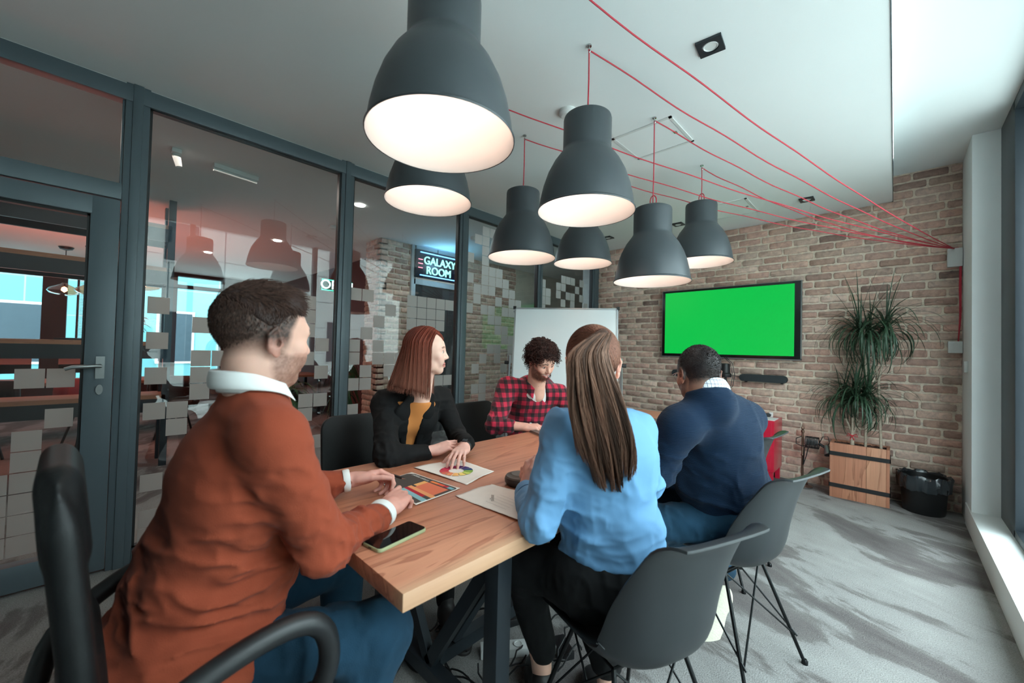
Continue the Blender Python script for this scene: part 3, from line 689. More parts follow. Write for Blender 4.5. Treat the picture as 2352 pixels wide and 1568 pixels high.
def np_mesh(name, parts, m, parent=None, cols=None, smooth=2):
    Vs = []; Fs = []; o = 0
    for v, f in parts: Vs.append(v); Fs.append(f+o); o += len(v)
    v = np.concatenate(Vs); f = np.concatenate(Fs)
    for _ in range(smooth):      # light relaxation
        nb = np.zeros_like(v); ct = np.zeros(len(v))
        for a, b in ((0, 1), (1, 2), (2, 3), (3, 0)):
            np.add.at(nb, f[:, a], v[f[:, b]]); np.add.at(nb, f[:, b], v[f[:, a]]); np.add.at(ct, f[:, a], 1); np.add.at(ct, f[:, b], 1)
        v = v*.5+.5*nb/np.maximum(ct, 1)[:, None]
    me = bpy.data.meshes.new(name); me.vertices.add(len(v)); me.vertices.foreach_set('co', v.astype(np.float32).ravel())
    me.loops.add(4*len(f)); me.loops.foreach_set('vertex_index', f.astype(np.int32).ravel())
    me.polygons.add(len(f)); me.polygons.foreach_set('loop_start', np.arange(0, 4*len(f), 4, dtype=np.int32)); me.polygons.foreach_set('loop_total', np.full(len(f), 4, np.int32))
    me.update(calc_edges=True); me.validate(); me.shade_smooth()
    if callable(m): m = m()
    me.materials.append(m)
    ob = bpy.data.objects.new(name, me); COL.objects.link(ob)
    if parent is not None: ob.parent = parent; ob.location = -parent.location
    if cols is not None:
        v32 = np.empty(len(me.vertices)*3, np.float32); me.vertices.foreach_get('co', v32); c = cols(v32.reshape(-1, 3).astype(float))
        if c.shape[1] == 3: c = np.concatenate([c, np.ones((len(c), 1))], 1)
        ca = me.color_attributes.new('Col', 'FLOAT_COLOR', 'POINT'); ca.data.foreach_set('color', c.astype(np.float32).ravel())
    return ob
# value noise
_H = np.random.default_rng(5).random((32, 32, 32)).astype(np.float32)
def vnoise(P, scale, seed=0):
    q = P*scale+seed*7.31; i = np.floor(q).astype(int); f = q-i; f = f*f*(3-2*f); i &= 31; j = (i+1) & 31
    x0, y0, z0 = i[..., 0], i[..., 1], i[..., 2]; x1, y1, z1 = j[..., 0], j[..., 1], j[..., 2]; fx, fy, fz = f[..., 0], f[..., 1], f[..., 2]
    a = _H[x0, y0, z0]*(1-fx)+_H[x1, y0, z0]*fx; b = _H[x0, y1, z0]*(1-fx)+_H[x1, y1, z0]*fx
    c = _H[x0, y0, z1]*(1-fx)+_H[x1, y0, z1]*fx; d = _H[x0, y1, z1]*(1-fx)+_H[x1, y1, z1]*fx
    return (a*(1-fy)+b*fy)*(1-fz)+(c*(1-fy)+d*fy)*fz
def folds(amp, scale, axis=(0, 0, 1), squash=3.0, seed=0, region=None):
    """ridged folds running across `axis` (compressed along it)"""
    ax = np.array(axis, float); ax /= np.linalg.norm(ax)
    def fn(P, d):
        m = np.abs(d) < .03
        if not m.any(): return d
        q = P[m]; al = q@ax; Q = q+(al*(squash-1))[:, None]*ax
        Q = Q+.02*(vnoise(q, 9, seed+3)[:, None]-.5)*3
        n = 1-np.abs(2*vnoise(Q, scale, seed)-1); n2 = 1-np.abs(2*vnoise(Q, scale*2.1, seed+1)-1)
        w = (n**2+.45*n2**2-.6)*amp
        if region is not None: w = w*region(q)
        d = d.copy(); d[m] -= w.astype(np.float32); return d
    return fn
def near(c, r):
    c = np.array(c, float)
    return lambda q: np.exp(-((q-c)**2).sum(-1)/(r*r))
def Rm(yaw, pitch=0, roll=0):
    """3x3, columns = right, forward, up of a head/hand that faces +Y turned left by yaw, up by pitch, tilted right by roll"""
    m = Matrix.Rotation(math.radians(yaw), 3, 'Z') @ Matrix.Rotation(math.radians(pitch), 3, 'X') @ Matrix.Rotation(math.radians(roll), 3, 'Y')
    return np.array(m)

# ------------------------------------------------------------------ head
def head_solid(C, M, sc=1.0, fem=0, neck=None, nr=.056, smile=0, S_=None, beard=0):
    """C centre of the skull between the ears, M columns right/forward/up"""
    s = S_ or Solid(); C = np.array(C, float)
    def P(x, y, z): return C+M@(np.array((x, y, z))*sc)
    def e(c, r, k=.02, op='u', rot=None):
        Mx = M if rot is None else M@np.array(rot); s.ell(P(*c), np.array(r)*sc, Mx, k*sc, op)
    def c(a, b, r0, r1=None, k=.015, op='u'): s.cap(P(*a), P(*b), r0*sc, None if r1 is None else r1*sc, k*sc, op)
    e((0, -.012, .045), (.075, .096, .083), 0); e((0, .030, .020), (.066, .064, .075), .03)
    e((0, .036, -.040), (.055, .052, .064), .03)                         # face
    e((0, .066, -.088), (.026 if not fem else .021, .022, .021), .026)      # chin
    for q in (-1, 1):
        e((q*.044, .018, -.066), (.017, .034, .024), .028)                  # jaw
        e((q*.040, .066, -.014), (.022, .018, .019), .022)                  # cheekbone
        e((q*.028, .074, -.040), (.018, .016, .020), .02)
    c((-.036, .078, .030), (.036, .078, .030), .013 if not fem else .010, None, .02)   # brow
    for q in (-1, 1): e((q*.032, .101, .010), (.018, .016, .011), .014, 's')   # sockets
    c((0, .086, .022), (0, .108, -.018), .0085 if not fem else .0072, .0115 if not fem else .0095, .013)    # nose
    for q in (-1, 1): e((q*.011, .097, -.024), (.0078, .0105, .008), .006); e((q*.006, .103, -.031), (.0032, .005, .003), .002, 's')
    for q in (-1, 1): e((q*.031, .0775, .010), (.0125, .0125, .0125), .001); c((q*.019, .089, .0165), (q*.044, .080, .0150), .0045, .004, .004)   # eyeball and lid
    lift = .006*smile
    c((-.021-.005*smile, .082, -.052+lift), (0, .0925, -.0525), .0052, .0062, .006); c((.021+.005*smile, .082, -.052+lift), (0, .0925, -.0525), .0052, .0062, .006)
    c((-.018-.004*smile, .083, -.060+lift), (0, .0915, -.0645-.003*smile), .0055, .0075, .006); c((.018+.004*smile, .083, -.060+lift), (0, .0915, -.0645-.003*smile), .0055, .0075, .006)
    c((-.022-.006*smile, .091, -.0565+lift*1.1), (0, .1005, -.0575-.001*smile), .0018+.002*smile, .0022+.0025*smile, .003, 's'); c((.022+.006*smile, .091, -.0565+lift*1.1), (0, .1005, -.0575-.001*smile), .0018+.002*smile, .0022+.0025*smile, .003, 's')
    for q in (-1, 1):      # ear: shell, rim, hollow, lobe
        a = .30*q; rot = [[math.cos(a), math.sin(a), 0], [-math.sin(a), math.cos(a), 0], [0, 0, 1]]
        e((q*.077, -.012, .004), (.0075, .0175, .030), .006, 'u', rot); e((q*.076, -.004, -.024), (.006, .009, .010), .006)
        e((q*.0865, -.011, .006), (.0070, .0105, .019), .004, 's', rot); e((q*.080, -.004, -.002), (.005, .006, .008), .004, 's')
        c((q*.079, .006, .012), (q*.083, -.012, .034), .0035, .0035, .004); c((q*.083, -.012, .034), (q*.084, -.028, .018), .0035, .0035, .004); c((q*.084, -.028, .018), (q*.080, -.024, -.010), .0035, .003, .004)
        e((q*.078, .006, -.003), (.004, .004, .007), .004)
    if neck is not None:
        nk = np.array(neck, float)
        s.cap(P(0, -.022, -.055), nk, nr*sc, nr*1.08*sc, .022); s.cap(P(0, .005, -.07), nk+M@V3(0, .02, 0), nr*.8*sc, nr*.85*sc, .02)
        if not fem: e((0, .040, -.125), (.012, .012, .014), .02)
    return s, P
def head_colors(C, M, sc, skin, lip, iris, fade=None, beard=None, brow=(40, 28, 22), flush=.5, white=(222, 218, 212)):
    C = np.array(C, float); skin = np.array(S(*skin)[:3]); lipc = np.array(S(*lip)[:3]); brw = np.array(S(*brow)[:3])
    def fn(v):
        q = ((v-C)@M)/sc; x, y, z = q.T; n = len(v); c = np.tile(skin, (n, 1)); ok = (np.abs(x) < .11) & (y > -.13) & (y < .13) & (z > -.16) & (z < .16)
        n1 = vnoise(v, 60, 2)[:, None]; c = c*(.94+.12*n1)
        red = skin*np.array((1.12, .80, .78))
        def blend(w, col):
            nonlocal c
            w = np.clip(w, 0, 1)[:, None]*ok[:, None]; c = c*(1-w)+np.array(col)*w
        for qx in (-1, 1):
            blend(flush*.8*np.exp(-(((x-qx*.042)/.02)**2+((y-.07)/.03)**2+((z+.02)/.02)**2)), red)
            blend(.75*flush*((np.abs(x) > .070) & (np.abs(z) < .045) & (y < .02) & (y > -.045)), red)
        blend(.5*flush*np.exp(-(((x)/.014)**2+((y-.108)/.015)**2+((z+.02)/.014)**2)), red)
        wx = np.abs(x); lipm = (y > .074) & (wx < .030) & (np.abs(z+.057+.0*wx) < .0125*(1-(wx/.033)**2)+.0005)
        blend(lipm*.85, lipc)
        blend(((y > .074) & (wx < .024) & (np.abs(z+.0572) < .0022))*.8, lipc*.35)
        if beard is not None:
            bc = np.array(S(*beard[0])[:3]); st = beard[1]
            nz = .006*(vnoise(v, 90, 4)-.5)
            jl = -.020-.030*np.clip((y-.02)/.06, 0, 1)*np.clip(1-wx/.05, 0, 1)+.012*np.clip((.03-y)/.03, 0, 1)     # upper edge of the beard
            w = np.clip((jl-z+nz)/.014, 0, 1)*np.clip((y+.012-.3*np.clip(-.06-z, 0, 1))/.018, 0, 1)*np.clip((z+.122+nz)/.018, 0, 1)
            mous = np.clip(1-np.abs(z+.0425+nz*.5)/.0085, 0, 1)**.5*(wx < .031)*(y > .072)
            soul = (y > .07)*(wx < .05)*np.clip(1-np.abs(wx-.034)/.012, 0, 1)*(z < -.035)
            w = np.maximum(np.maximum(w, mous), soul*.8)*st*(~lipm); w = w*(.70+.5*vnoise(v, 260, 4)); blend(w, bc)
        if fade is not None:
            fc = np.array(S(*fade[0])[:3]); z0 = fade[1]; w = np.clip((z-z0+.35*np.clip(-y-.02, 0, 1)*.6)/fade[2], 0, 1)*np.clip((.035+.0*z-y+.9*np.clip(z-.03, 0, 1)*.6)/.015, 0, 1); blend(w*fade[3]*(.85+.3*vnoise(v, 300, 8)), fc)
        for qx in (-1, 1):          # brows, eyes
            bx = x-qx*.031; bz = z-(.0335+.006*np.clip(1-np.abs(bx)/.022, 0, 1)-.10*np.clip(qx*bx-.008, 0, 1)); blend((np.abs(bx) < .0195)*(np.abs(bz) < .0042)*(y > .055)*.85*(.7+.5*vnoise(v, 400, 3)), brw)
            ex, ey, ez = x-qx*.031, y-.0775, z-.010; r = np.sqrt(ex**2+ey**2+ez**2); eye = (r < .0136) & (ey > .004) & (np.abs(ez) < .0062) & (np.abs(ex) < .012)
            blend(eye*1.0, np.array(S(*white)[:3])); rr = np.sqrt(ex**2+ez**2); blend((eye & (rr < .0060))*1.0, np.array(S(*iris)[:3])); blend((eye & (rr < .0026))*1.0, (.01, .01, .01))
            lid = (r < .0185) & (ey > .002) & (np.abs(ez-.0075) < .0016) & (np.abs(ex) < .015); blend(lid*.85, brw*.5)
        return c
    return fn
# ------------------------------------------------------------------ hand
FL = [(.044, .026, .020), (.049, .030, .022), (.045, .028, .021), (.034, .021, .018)]
def hand_solid(W, M, side=1, sc=1.0, curl=((20, 25, 15),)*4, spread=(6, 2, -3, -8), thumb=(35, 20, 15, 15), s=None, r=.0082, arm=None, armr=(.027, .036)):
    """W wrist; M columns: x towards the fingers, y towards the thumb, z out of the back of the hand. curl degrees per joint"""
    s = s or Solid(); W = np.array(W, float); M = np.array(M, float)
    def P(x, y, z): return W+M@(np.array((x, y, z))*sc)
    s.ell(P(.048, .0, -.002), np.array((.052, .040, .0145))*sc, M, .01); s.ell(P(.020, .0, -.002), np.array((.032, .028, .018))*sc, M, .015)
    s.ell(P(.035, .026, -.010), np.array((.034, .016, .014))*sc, M, .012)
    s.ell(P(.040, -.026, -.008), np.array((.036, .012, .013))*sc, M, .012)
    ys = (.029, .0095, -.010, -.0275); xs = (.088, .093, .088, .079)
    for i in range(4):
        a = math.radians(spread[i]); ang = 0; p = V3(xs[i], ys[i], 0); base = P(xs[i]-.03, ys[i]*.85, 0)
        s.cap(base, P(*p), r*1.25*sc, r*1.12*sc, .010)
        for j in range(3):
            ang += math.radians(curl[i][j]); L = FL[i][j]
            d = V3(math.cos(ang)*math.cos(a), math.cos(ang)*math.sin(a), -math.sin(ang)); q = p+d*L
            k0 = (1.10, 1.0, .92, .80); fr_ = r*(1 if i < 3 else .88)
            s.cap(P(*p), P(*q), fr_*k0[j]*sc, fr_*k0[j+1]*sc, .0025 if j else .005); s.ell(P(*p), np.array((1, 1, 1))*fr_*(1.10 if j == 0 else 1.04)*sc, None, .003); p = q
    # thumb: leaves the side of the palm near its base
    t0 = V3(.016, .026, -.010); az = math.radians(thumb[0]); dn = math.radians(thumb[1]); p = t0; Ls = (.044, .032, .027); rr = (.0125, .0105, .0092, .0078)
    for j in range(3):
        d = V3(math.cos(az)*math.cos(dn), math.sin(az)*math.cos(dn), -math.sin(dn)); q = p+d*Ls[j]; s.cap(P(*p), P(*q), rr[j]*sc, rr[j+1]*sc, .008 if j == 0 else .003); p = q
        az -= math.radians(thumb[2]); dn += math.radians(thumb[3])*(.3 if j == 0 else .6)
    if arm is not None:
        A = np.array(arm, float); s.cap(P(.01, 0, -.002), A, armr[0]*sc, armr[1]*sc, .015, flat=M[:, 2], f=.80)
    return s
def core(s, che, nek, shR, shL, rE, lE, rW, lW, r=.10):
    che = np.array(che, float); nek = np.array(nek, float)
    s.cap(che-np.array((0, 0, .10)), che, r, r, .02); s.cap(che, nek-np.array((0, 0, .06)), r*.8, .05, .03)
    for sh, el, wr in ((shR, rE, rW), (shL, lE, lW)):
        s.cap(nek-np.array((0, 0, .07)), sh, .035, .035, .02); s.cap(sh, el, .034, .030, .01); s.cap(el, wr, .030, .024, .01)
def hand_colors(skin, W, M, tipcol=(1.06, .84, .82)):
    sk = np.array(S(*skin)[:3])
    def fn(v): return sk[None]*(.92+.16*vnoise(v, 70, 3)[:, None])*(1-.06*vnoise(v, 20, 9)[:, None]*np.array((0, 1, 1)))
    return fn
def multi_colors(fns):
    """fns: list of (count-free selector centre, radius, fn)"""
    def fn(v):
        out = fns[0][2](v)
        for c, r, f in fns[1:]:
            m = ((v-np.array(c))**2).sum(1) < r*r
            if m.any(): out[m] = f(v[m])
        return out
    return fn
# ------------------------------------------------------------------ strands of hair as thin tapered ribbons of tube
def strands(name, paths, r, m, parent, cols=None, n=3, taper=.25):
    V = []; F = []; Cc = []; o = 0
    for pi, (pts, col) in enumerate(paths):
        pts = np.asarray(pts, float); N = len(pts); T_ = np.gradient(pts, axis=0); T_ /= np.linalg.norm(T_, axis=1)[:, None]+1e-9
        ref = V3(.3, .2, .93); A = np.cross(T_, ref); A /= np.linalg.norm(A, axis=1)[:, None]+1e-9; B = np.cross(T_, A)
        rr = (r if np.isscalar(r) else r[pi])*(1-(1-taper)*np.linspace(0, 1, N)**1.5)
        for k in range(n):
            a = 2*PI*k/n; V.append(pts+(A*math.cos(a)+B*math.sin(a))*rr[:, None])
        for k in range(n):
            j = (k+1) % n; a0 = o+k*N+np.arange(N-1); b0 = o+j*N+np.arange(N-1); F.append(np.stack([a0, b0, b0+1, a0+1], 1))
        Cc.append(np.tile(np.array(col), (N*n, 1))); o += N*n
    v = np.concatenate(V); f = np.concatenate(F); C_ = np.concatenate(Cc)
    return np_mesh(name, [(v, f)], m, parent, (lambda vv: C_) if True else None, smooth=0)
HAIR = None
def hairmat(name, rough=.6):
    t = NT(name); a = t.add('ShaderNodeAttribute', attribute_name='Col'); t.base(a.outputs['Color']); t.p.inputs['Roughness'].default_value = rough
    t.p.inputs['Specular IOR Level'].default_value = .25; return t.m
HM = hairmat('hair')
SKM = vcmat('skin', .52, .12, 350, sss=.12, spec=.35)
def fabric(name, color, rough=.85, sheen=.25, scale=320, bump=.25, var=.05, knit=None):
    t = NT(name); v = t.coords(); n = t.noise(v, 5, 4); r = t.ramp(n, [(.3, tuple(c*(1-var) for c in color[:3])+(1,)), (.7, tuple(min(1, c*(1+var)) for c in color[:3])+(1,))])
    t.base(r.outputs[0]); t.p.inputs['Roughness'].default_value = rough; t.p.inputs['Sheen Weight'].default_value = sheen*.15; t.p.inputs['Specular IOR Level'].default_value = .15
    if knit:
        w = t.add('ShaderNodeTexWave', wave_type='BANDS', bands_direction='Z'); w.inputs['Scale'].default_value = knit; w.inputs['Distortion'].default_value = 1.5; w.inputs['Detail'].default_value = 2
        t.link(v, w.inputs['Vector']); t.bump(w.outputs['Fac'], bump, .003)
    elif bump: t.bump(t.noise(v, scale, 3), bump, .0015)
    return t.m
def person(label, loc): return thing('person', label, 'person', loc)
# ================================================================== table
TX0, TX1, TY0, TY1, TZ = -1.73, -.765, .475, 3.60, .75
t = thing('meeting_table', 'long wooden meeting table with thick edge and dark steel trestle legs', 'table', (-1.25, 2.0, 0))
def tp(name, mb, m, root=None, **k): return wpart(name, mb, m, root or t, **k)
tp('tabletop', MB().box(TX0, TY0, TZ-.042, TX1, TY1, TZ), M['table_wood'], bevel=.003)
for i, y in enumerate((.90, 3.2)):
    for x in (-.90, -1.60):
        tp('leg', MB().box(x-.03, y-.03, 0, x+.03, y+.03, TZ-.042), M['dark_metal'], bevel=.003)
    tp('foot_rail', MB().box(-1.57, y-.025, .06, -.93, y+.025, .11), M['dark_metal'])
    tp('top_rail', MB().box(-1.57, y-.025, TZ-.10, -.93, y+.025, TZ-.043), M['dark_metal'])
    for sgn in (-1, 1): tp('brace', MB().bar((-1.25, y, .11), (-1.25+sgn*.32, y, .60), .045, .03, up=(0, 1, 0)), M['dark_metal'])
tp('long_rail', MB().box(-1.275, .93, .09, -1.225, 3.17, .14), M['dark_metal'])
tp('brace', MB().bar((-1.25, 1.0, .14), (-1.25, 1.75, .70), .045, .03), M['dark_metal'])

# ================================================================== pendant lamps
LM = mat('lamp_graphite', S(62, 68, 72), .42, metal=.1, var=.02)
LI = NT('lamp_inside'); LI.base((.60, .585, .57, 1)); LI.p.inputs['Roughness'].default_value = .6; LI = LI.m
RED = mat('red_textile_cord', S(186, 50, 66), .7, var=.1, vscale=200)
BULB = emat('milk_bulb', (1, .88, .80, 1), 3)
def lamp(x, y, z, hook, lab, loops=0):
    t = thing('pendant_lamp', lab, 'lamp', (x, y, z), 0, 'graphite bell pendants above the table')
    prof = [(.2275, 0), (.229, .006), (.223, .012), (.216, .06), (.203, .12), (.183, .18), (.155, .235), (.128, .272), (.116, .290), (.113, .300), (.113, .44), (.110, .452), (.100, .458), (.001, .458)]
    MB().lathe(prof, 64, cap=False).build('shade', LM, t, smooth=True, angle=35)
    inner = [(.2255, .0015), (.2195, .012), (.2125, .06), (.1995, .12), (.1795, .18), (.1515, .233), (.1245, .268), (.110, .30), (.110, .44), (.001, .45)]
    MB().lathe(inner, 48, cap=False).build('inner_reflector', LI, t, smooth=True)
    MB().lathe([(.001, .20), (.03, .205), (.05, .235), (.055, .27), (.045, .31), (.025, .345), (.022, .38)], 20).build('bulb', BULB, t, smooth=True)
    MB().lathe([(.012, .458), (.012, .475), (.004, .48)], 12).build('cord_grip', M['black_plastic'], t, smooth=True)
    point('lamp_light', (x, y, z+.16), 2.6, (1, .74, .60), .05)
    H = Vector((x, y, ZC)); top = z+.475
    c = MB().tube([(x, y, top), (x+.002, y, (top+ZC)/2), (x, y, ZC-.02)], .0035, 6)
    if loops: c.tube([(x+.02*math.cos(a)*(1), y+.004, top+.03+.035*math.sin(a)) for a in np.linspace(-PI/2, 1.5*PI, 20)], .0035, 6)
    # long run to the corner box, sagging and slightly wavy
    E = Vector((.36, 5.03, 2.24)); pts = []; rg = random.Random(int(x*1000+y*77)); ph = rg.random()*6
    for i in range(41):
        u = i/40; p = Vector((x, y, ZC-.02)).lerp(E, u); p.z -= .10*4*u*(1-u)*hook; p.z += .006*math.sin(u*34+ph)*(1-u); p.y += .006*math.sin(u*27+ph*2)*(1-u)
        pts.append(p)
    c.tube(pts, .0035, 6)
    o = c.build('cord', RED, t, smooth=True); o.location = (-x, -y, -z)
    hk = MB().tube([(x, y, ZC), (x, y, ZC-.02), (x+.008, y, ZC-.03), (x+.002, y, ZC-.036)], .003, 6).lathe([(.012, 0), (.012, -.006), (.001, -.008)], 12, (x, y, ZC))
    o = hk.build('ceiling_hook', M['chrome'], t); o.location = (-x, -y, -z)
lamp(-1.02, .72, 1.927, .9, 'graphite bell pendant nearest the camera, largest in the photo')
lamp(-1.80, 1.20, 2.058, .9, 'graphite bell pendant half hidden behind the nearest one')
lamp(-1.83, 1.975, 1.905, 1.0, 'graphite bell pendant above the curly-haired man')
lamp(-1.062, 1.585, 1.943, 1.0, 'graphite bell pendant, second of the right-hand row from the camera')
lamp(-1.80, 2.66, 1.98, 1.0, 'graphite bell pendant half hidden, in front of the whiteboard')
lamp(-1.085, 2.355, 1.722, 1.1, 'graphite bell pendant hanging lowest, in front of the screen corner', 1)
lamp(-1.085, 3.20, 1.99, 1.2, 'graphite bell pendant furthest from the camera in the right-hand row', 1)

# ceiling panels, spots, detector
spot(-.636, 1.964, ZC, 'square recessed spotlight in the ceiling nearest the window side', .1, sz=.055)
spot(-.596, 4.515, ZC, 'square recessed spotlight behind the red cords near the brick wall', 0, sz=.055)
spot(-1.769, 4.496, ZC, 'square recessed spotlight near the brick wall, between the furthest lamps', 0, sz=.055)
spot(-2.65, 4.479, ZC, 'square recessed spotlight in the ceiling above the whiteboard corner', 0, sz=.055)
def hatch(x0, x1, y0, y1, lab):
    t = thing('ceiling_hatch', lab, 'hatch', ((x0+x1)/2, (y0+y1)/2, ZC), 0)
    fm = MB(); a = .018
    for q in ((x0, y0, x1, y0+a), (x0, y1-a, x1, y1), (x0, y0, x0+a, y1), (x1-a, y0, x1, y1)): fm.box(q[0], q[1], ZC-.006, q[2], q[3], ZC)
    wpart('frame', fm, M['white_plastic'], t); wpart('panel', MB().box(x0+a+.004, y0+a+.004, ZC-.003, x1-a-.004, y1-a-.004, ZC), M['white_paint'], t)
    wpart('latch', MB().box(x1-.06, (y0+y1)/2-.012, ZC-.008, x1-.04, (y0+y1)/2+.012, ZC-.003), M['chrome'], t)
hatch(-1.41, -1.0, 2.40, 2.79, 'white square access hatch in the ceiling behind the second pendant')
hatch(-1.53, -1.0, 4.13, 4.60, 'white access hatch in the ceiling nearest the brick wall')
t = thing('smoke_detector', 'white round smoke detector on the ceiling behind the second pendant', 'detector', (-1.446, 1.946, ZC))
MB().lathe([(.055, 0), (.055, -.02), (.04, -.035), (.001, -.038)], 24).build('cover', M['white_plastic'], t, smooth=True)
# cord boxes in the corner
t = thing('junction_box', 'white box high in the corner where the red cords meet', 'box', (.365, YB-.02, 2.17))
MB().box(-.045, -.045, -.085, .045, .004, .075).build('cover', M['white_plastic'], t, bevel=.008)
cb = MB(); rg = random.Random(3)
for i in range(7):
    y = 5.035+.006*(i % 3); x = .395+.003*(i//3)
    cb.tube([(.36, 5.03, 2.245), (.385, y, 2.245), (x, y, 2.22), (x+rg.uniform(-.004, .002), y, 1.9), (x+rg.uniform(-.006, 0), y+rg.uniform(-.006, .006), 1.65), (.385, y, 1.45)], .0035, 6)
tag(cb.build('cord_bundle', RED, smooth=True), 'bundle of red textile cords hanging down the window-side corner', 'cord')
t = thing('wall_socket', 'white double socket box below the red cord bundle', 'socket', (.37, YB-.02, 1.40))
MB().box(-.045, -.05, -.05, .04, .004, .05).build('box', M['white_plastic'], t, bevel=.006)
for z in (-.02, .022): MB().lathe([(.017, 0), (.017, .004), (.012, .004), (.012, .001), (.001, .001)], 16, (0, 0, 0), T(-.0, -.05, z) @ RX(PI/2)).build('outlet', M['white_plastic'], t)
t = thing('thermostat', 'small white control on the wall below the socket box', 'switch', (XW, 4.75, 1.24))
MB().box(-.02, -.03, -.045, 0, .03, .045).build('case', M['white_plastic'], t, bevel=.004)

# ================================================================== television, camera, sound bars
t = thing('television', 'wall-mounted television with a bright green screen on the brick wall', 'television', (-1.425, 5.05, 1.665))
MB().box(-.725, -.045, -.408, .725, .0, .408).build('bezel', mat('screen_bezel', S(16, 18, 18), .2), t, bevel=.004)
MB().box(-.732, -.040, -.420, .732, -.005, -.405).box(-.732, -.04, -.415, -.722, -.005, .412).box(.722, -.04, -.415, .732, -.005, .412).box(-.732, -.04, .407, .732, -.005, .414).build('frame', M['brushed'], t)
gm = NT('green_screen'); gm.base(S(6, 60, 20)); gm.p.inputs['Emission Color'].default_value = S(4, 197, 74); gm.p.inputs['Emission Strength'].default_value = .93; gm.p.inputs['Roughness'].default_value = .25
MB().box(-.69, -.047, -.375, .67, -.044, .383).build('screen', gm.m, t)
MB().box(-.2, .0, -.2, .2, .035, .2).build('wall_mount', M['dark_metal'], t)
MB().box(-.06, -.03, -.425, .0, -.01, -.419).build('sensor', M['black_plastic'], t)
t = thing('conference_camera', 'black cylindrical camera on a stand under the television', 'camera', (-1.385, 4.93, .86))
MB().lathe([(.045, .325), (.043, .33), (.001, .332)], 28).build('top_cap', M['black_plastic'], t, smooth=True)
MB().lathe([(.062, .175), (.066, .18), (.066, .215), (.050, .225), (.048, .325), (.045, .327)], 32).build('camera_body', M['black_plastic'], t, smooth=True)
MB().tube([(0, .02, .18), (.01, .02, 0), (.0, .02, -.218)], .014, 8).build('stand_pole', M['black_plastic'], t, smooth=True)
cbm = MB()
for k, dx in enumerate((.03, .05)):
    cbm.tube([(dx-.06, .06, .40), (dx+.01, .05, .33), (dx+.035, .05, .2), (dx+.02, .04, .08), (-.01+.01*k, .04, 0), (0, .03, -.215)], .004, 6)
cbm.build('cable', M['black_plastic'], t, smooth=True)
FB = mat('speaker_fabric', S(38, 44, 47), .8, bump=.3, bscale=500)
def bar(x0, x1, z, lab):
    t = thing('sound_bar', lab, 'speaker', ((x0+x1)/2, 5.03, z), 0, 'black sound bars under the television')
    MB().prism(rrect(x1-x0, .078, .0385, 10), -.035, .035, RX(PI/2)).build('grille', FB, t, bevel=.006)
    for sx in (-1, 1): MB().box(sx*.17-.01, .02, -.052, sx*.17+.01, .06, -.03).build('bracket', M['black_plastic'], t)
bar(-1.262, -.812, 1.04, 'black rounded sound bar right of the camera under the television')
bar(-2.02, -1.57, 1.05, 'black rounded sound bar mostly hidden behind the short-haired man')
tag(MB().tube([(-1.345, 4.98, 1.055), (-1.30, 5.04, 1.05), (-1.25, 5.04, 1.045)], .004, 6).build('cable', M['black_plastic'], smooth=True), 'short black cable between camera and right sound bar', 'cable')

# ================================================================== red cabinet and what lies on it
CR = mat('red_lacquer', S(186, 22, 52), .28, var=.02, coat=.3)
t = thing('cabinet', 'low red metal cabinet against the brick wall', 'cabinet', (-1.41, 4.86, 0))
wpart('body', MB().box(-1.95, 4.68, .13, -.86, 5.06, .64), CR, t, bevel=.004)
for a, b in ((-1.93, -1.41), (-1.40, -.885)):
    dr = wpart('door', MB().box(a, 4.668, .15, b, 4.68, .615), CR, t, bevel=.003)
    o = MB().lathe([(.012, 0), (.012, .012), (.001, .014)], 14, ((-1.46 if a < -1.5 else -1.35), 4.668, .40), RX(PI/2)).build('knob', CR, dr, smooth=True)
for x in (-1.92, -.89):
    for y in (4.71, 5.03): wpart('leg', MB().box(x-.02, y-.02, 0, x+.02, y+.02, .13), CR, t)
PAPER = mat('paper_white', S(226, 224, 220), .8, var=.01)
for i, (x, rz, w_, l_) in enumerate(((-1.14, .05, .14, .20), (-1.02, -.05, .10, .20))):
    t = tag(MB().prism(rrect(w_, l_, .004, 2), 0, .004, T(x, 4.80, .6402) @ RZ(rz)).build('paper_sheet', PAPER), ['white paper on the red cabinet behind the blue sweater', 'small white paper in the middle of the red cabinet top'][i], 'paper')
tag(MB().prism(rrect(.13, .21, .004, 2), 0, .006, T(-.93, 4.80, .6402)).build('paper_sheet', PAPER), 'white papers on the right end of the red cabinet', 'paper')
t = thing('glasses_case', 'black sunglasses lying on the red cabinet', 'sunglasses', (-1.0, 4.92, .641), .3)
MB().prism([(.03*math.cos(a), .022*math.sin(a)) for a in np.linspace(0, 2*PI, 16, endpoint=False)], 0, .006, T(-.035, 0, .022) @ RX(PI/2)).prism([(.03*math.cos(a), .022*math.sin(a)) for a in np.linspace(0, 2*PI, 16, endpoint=False)], 0, .006, T(.035, 0, .022) @ RX(PI/2)).build('lenses', M['black_plastic'], t)
MB().tube([(-.065, 0, .03), (-.07, .06, .02), (-.06, .12, .005)], .003, 6).tube([(.065, 0, .03), (.07, .06, .02), (.06, .12, .005)], .003, 6).build('temples', M['black_plastic'], t)
tag(MB().box(-.96, 4.965, .6402, -.93, 5.0, .69).build('card_box', PAPER, bevel=.002), 'tiny white box behind the sunglasses on the red cabinet', 'box')

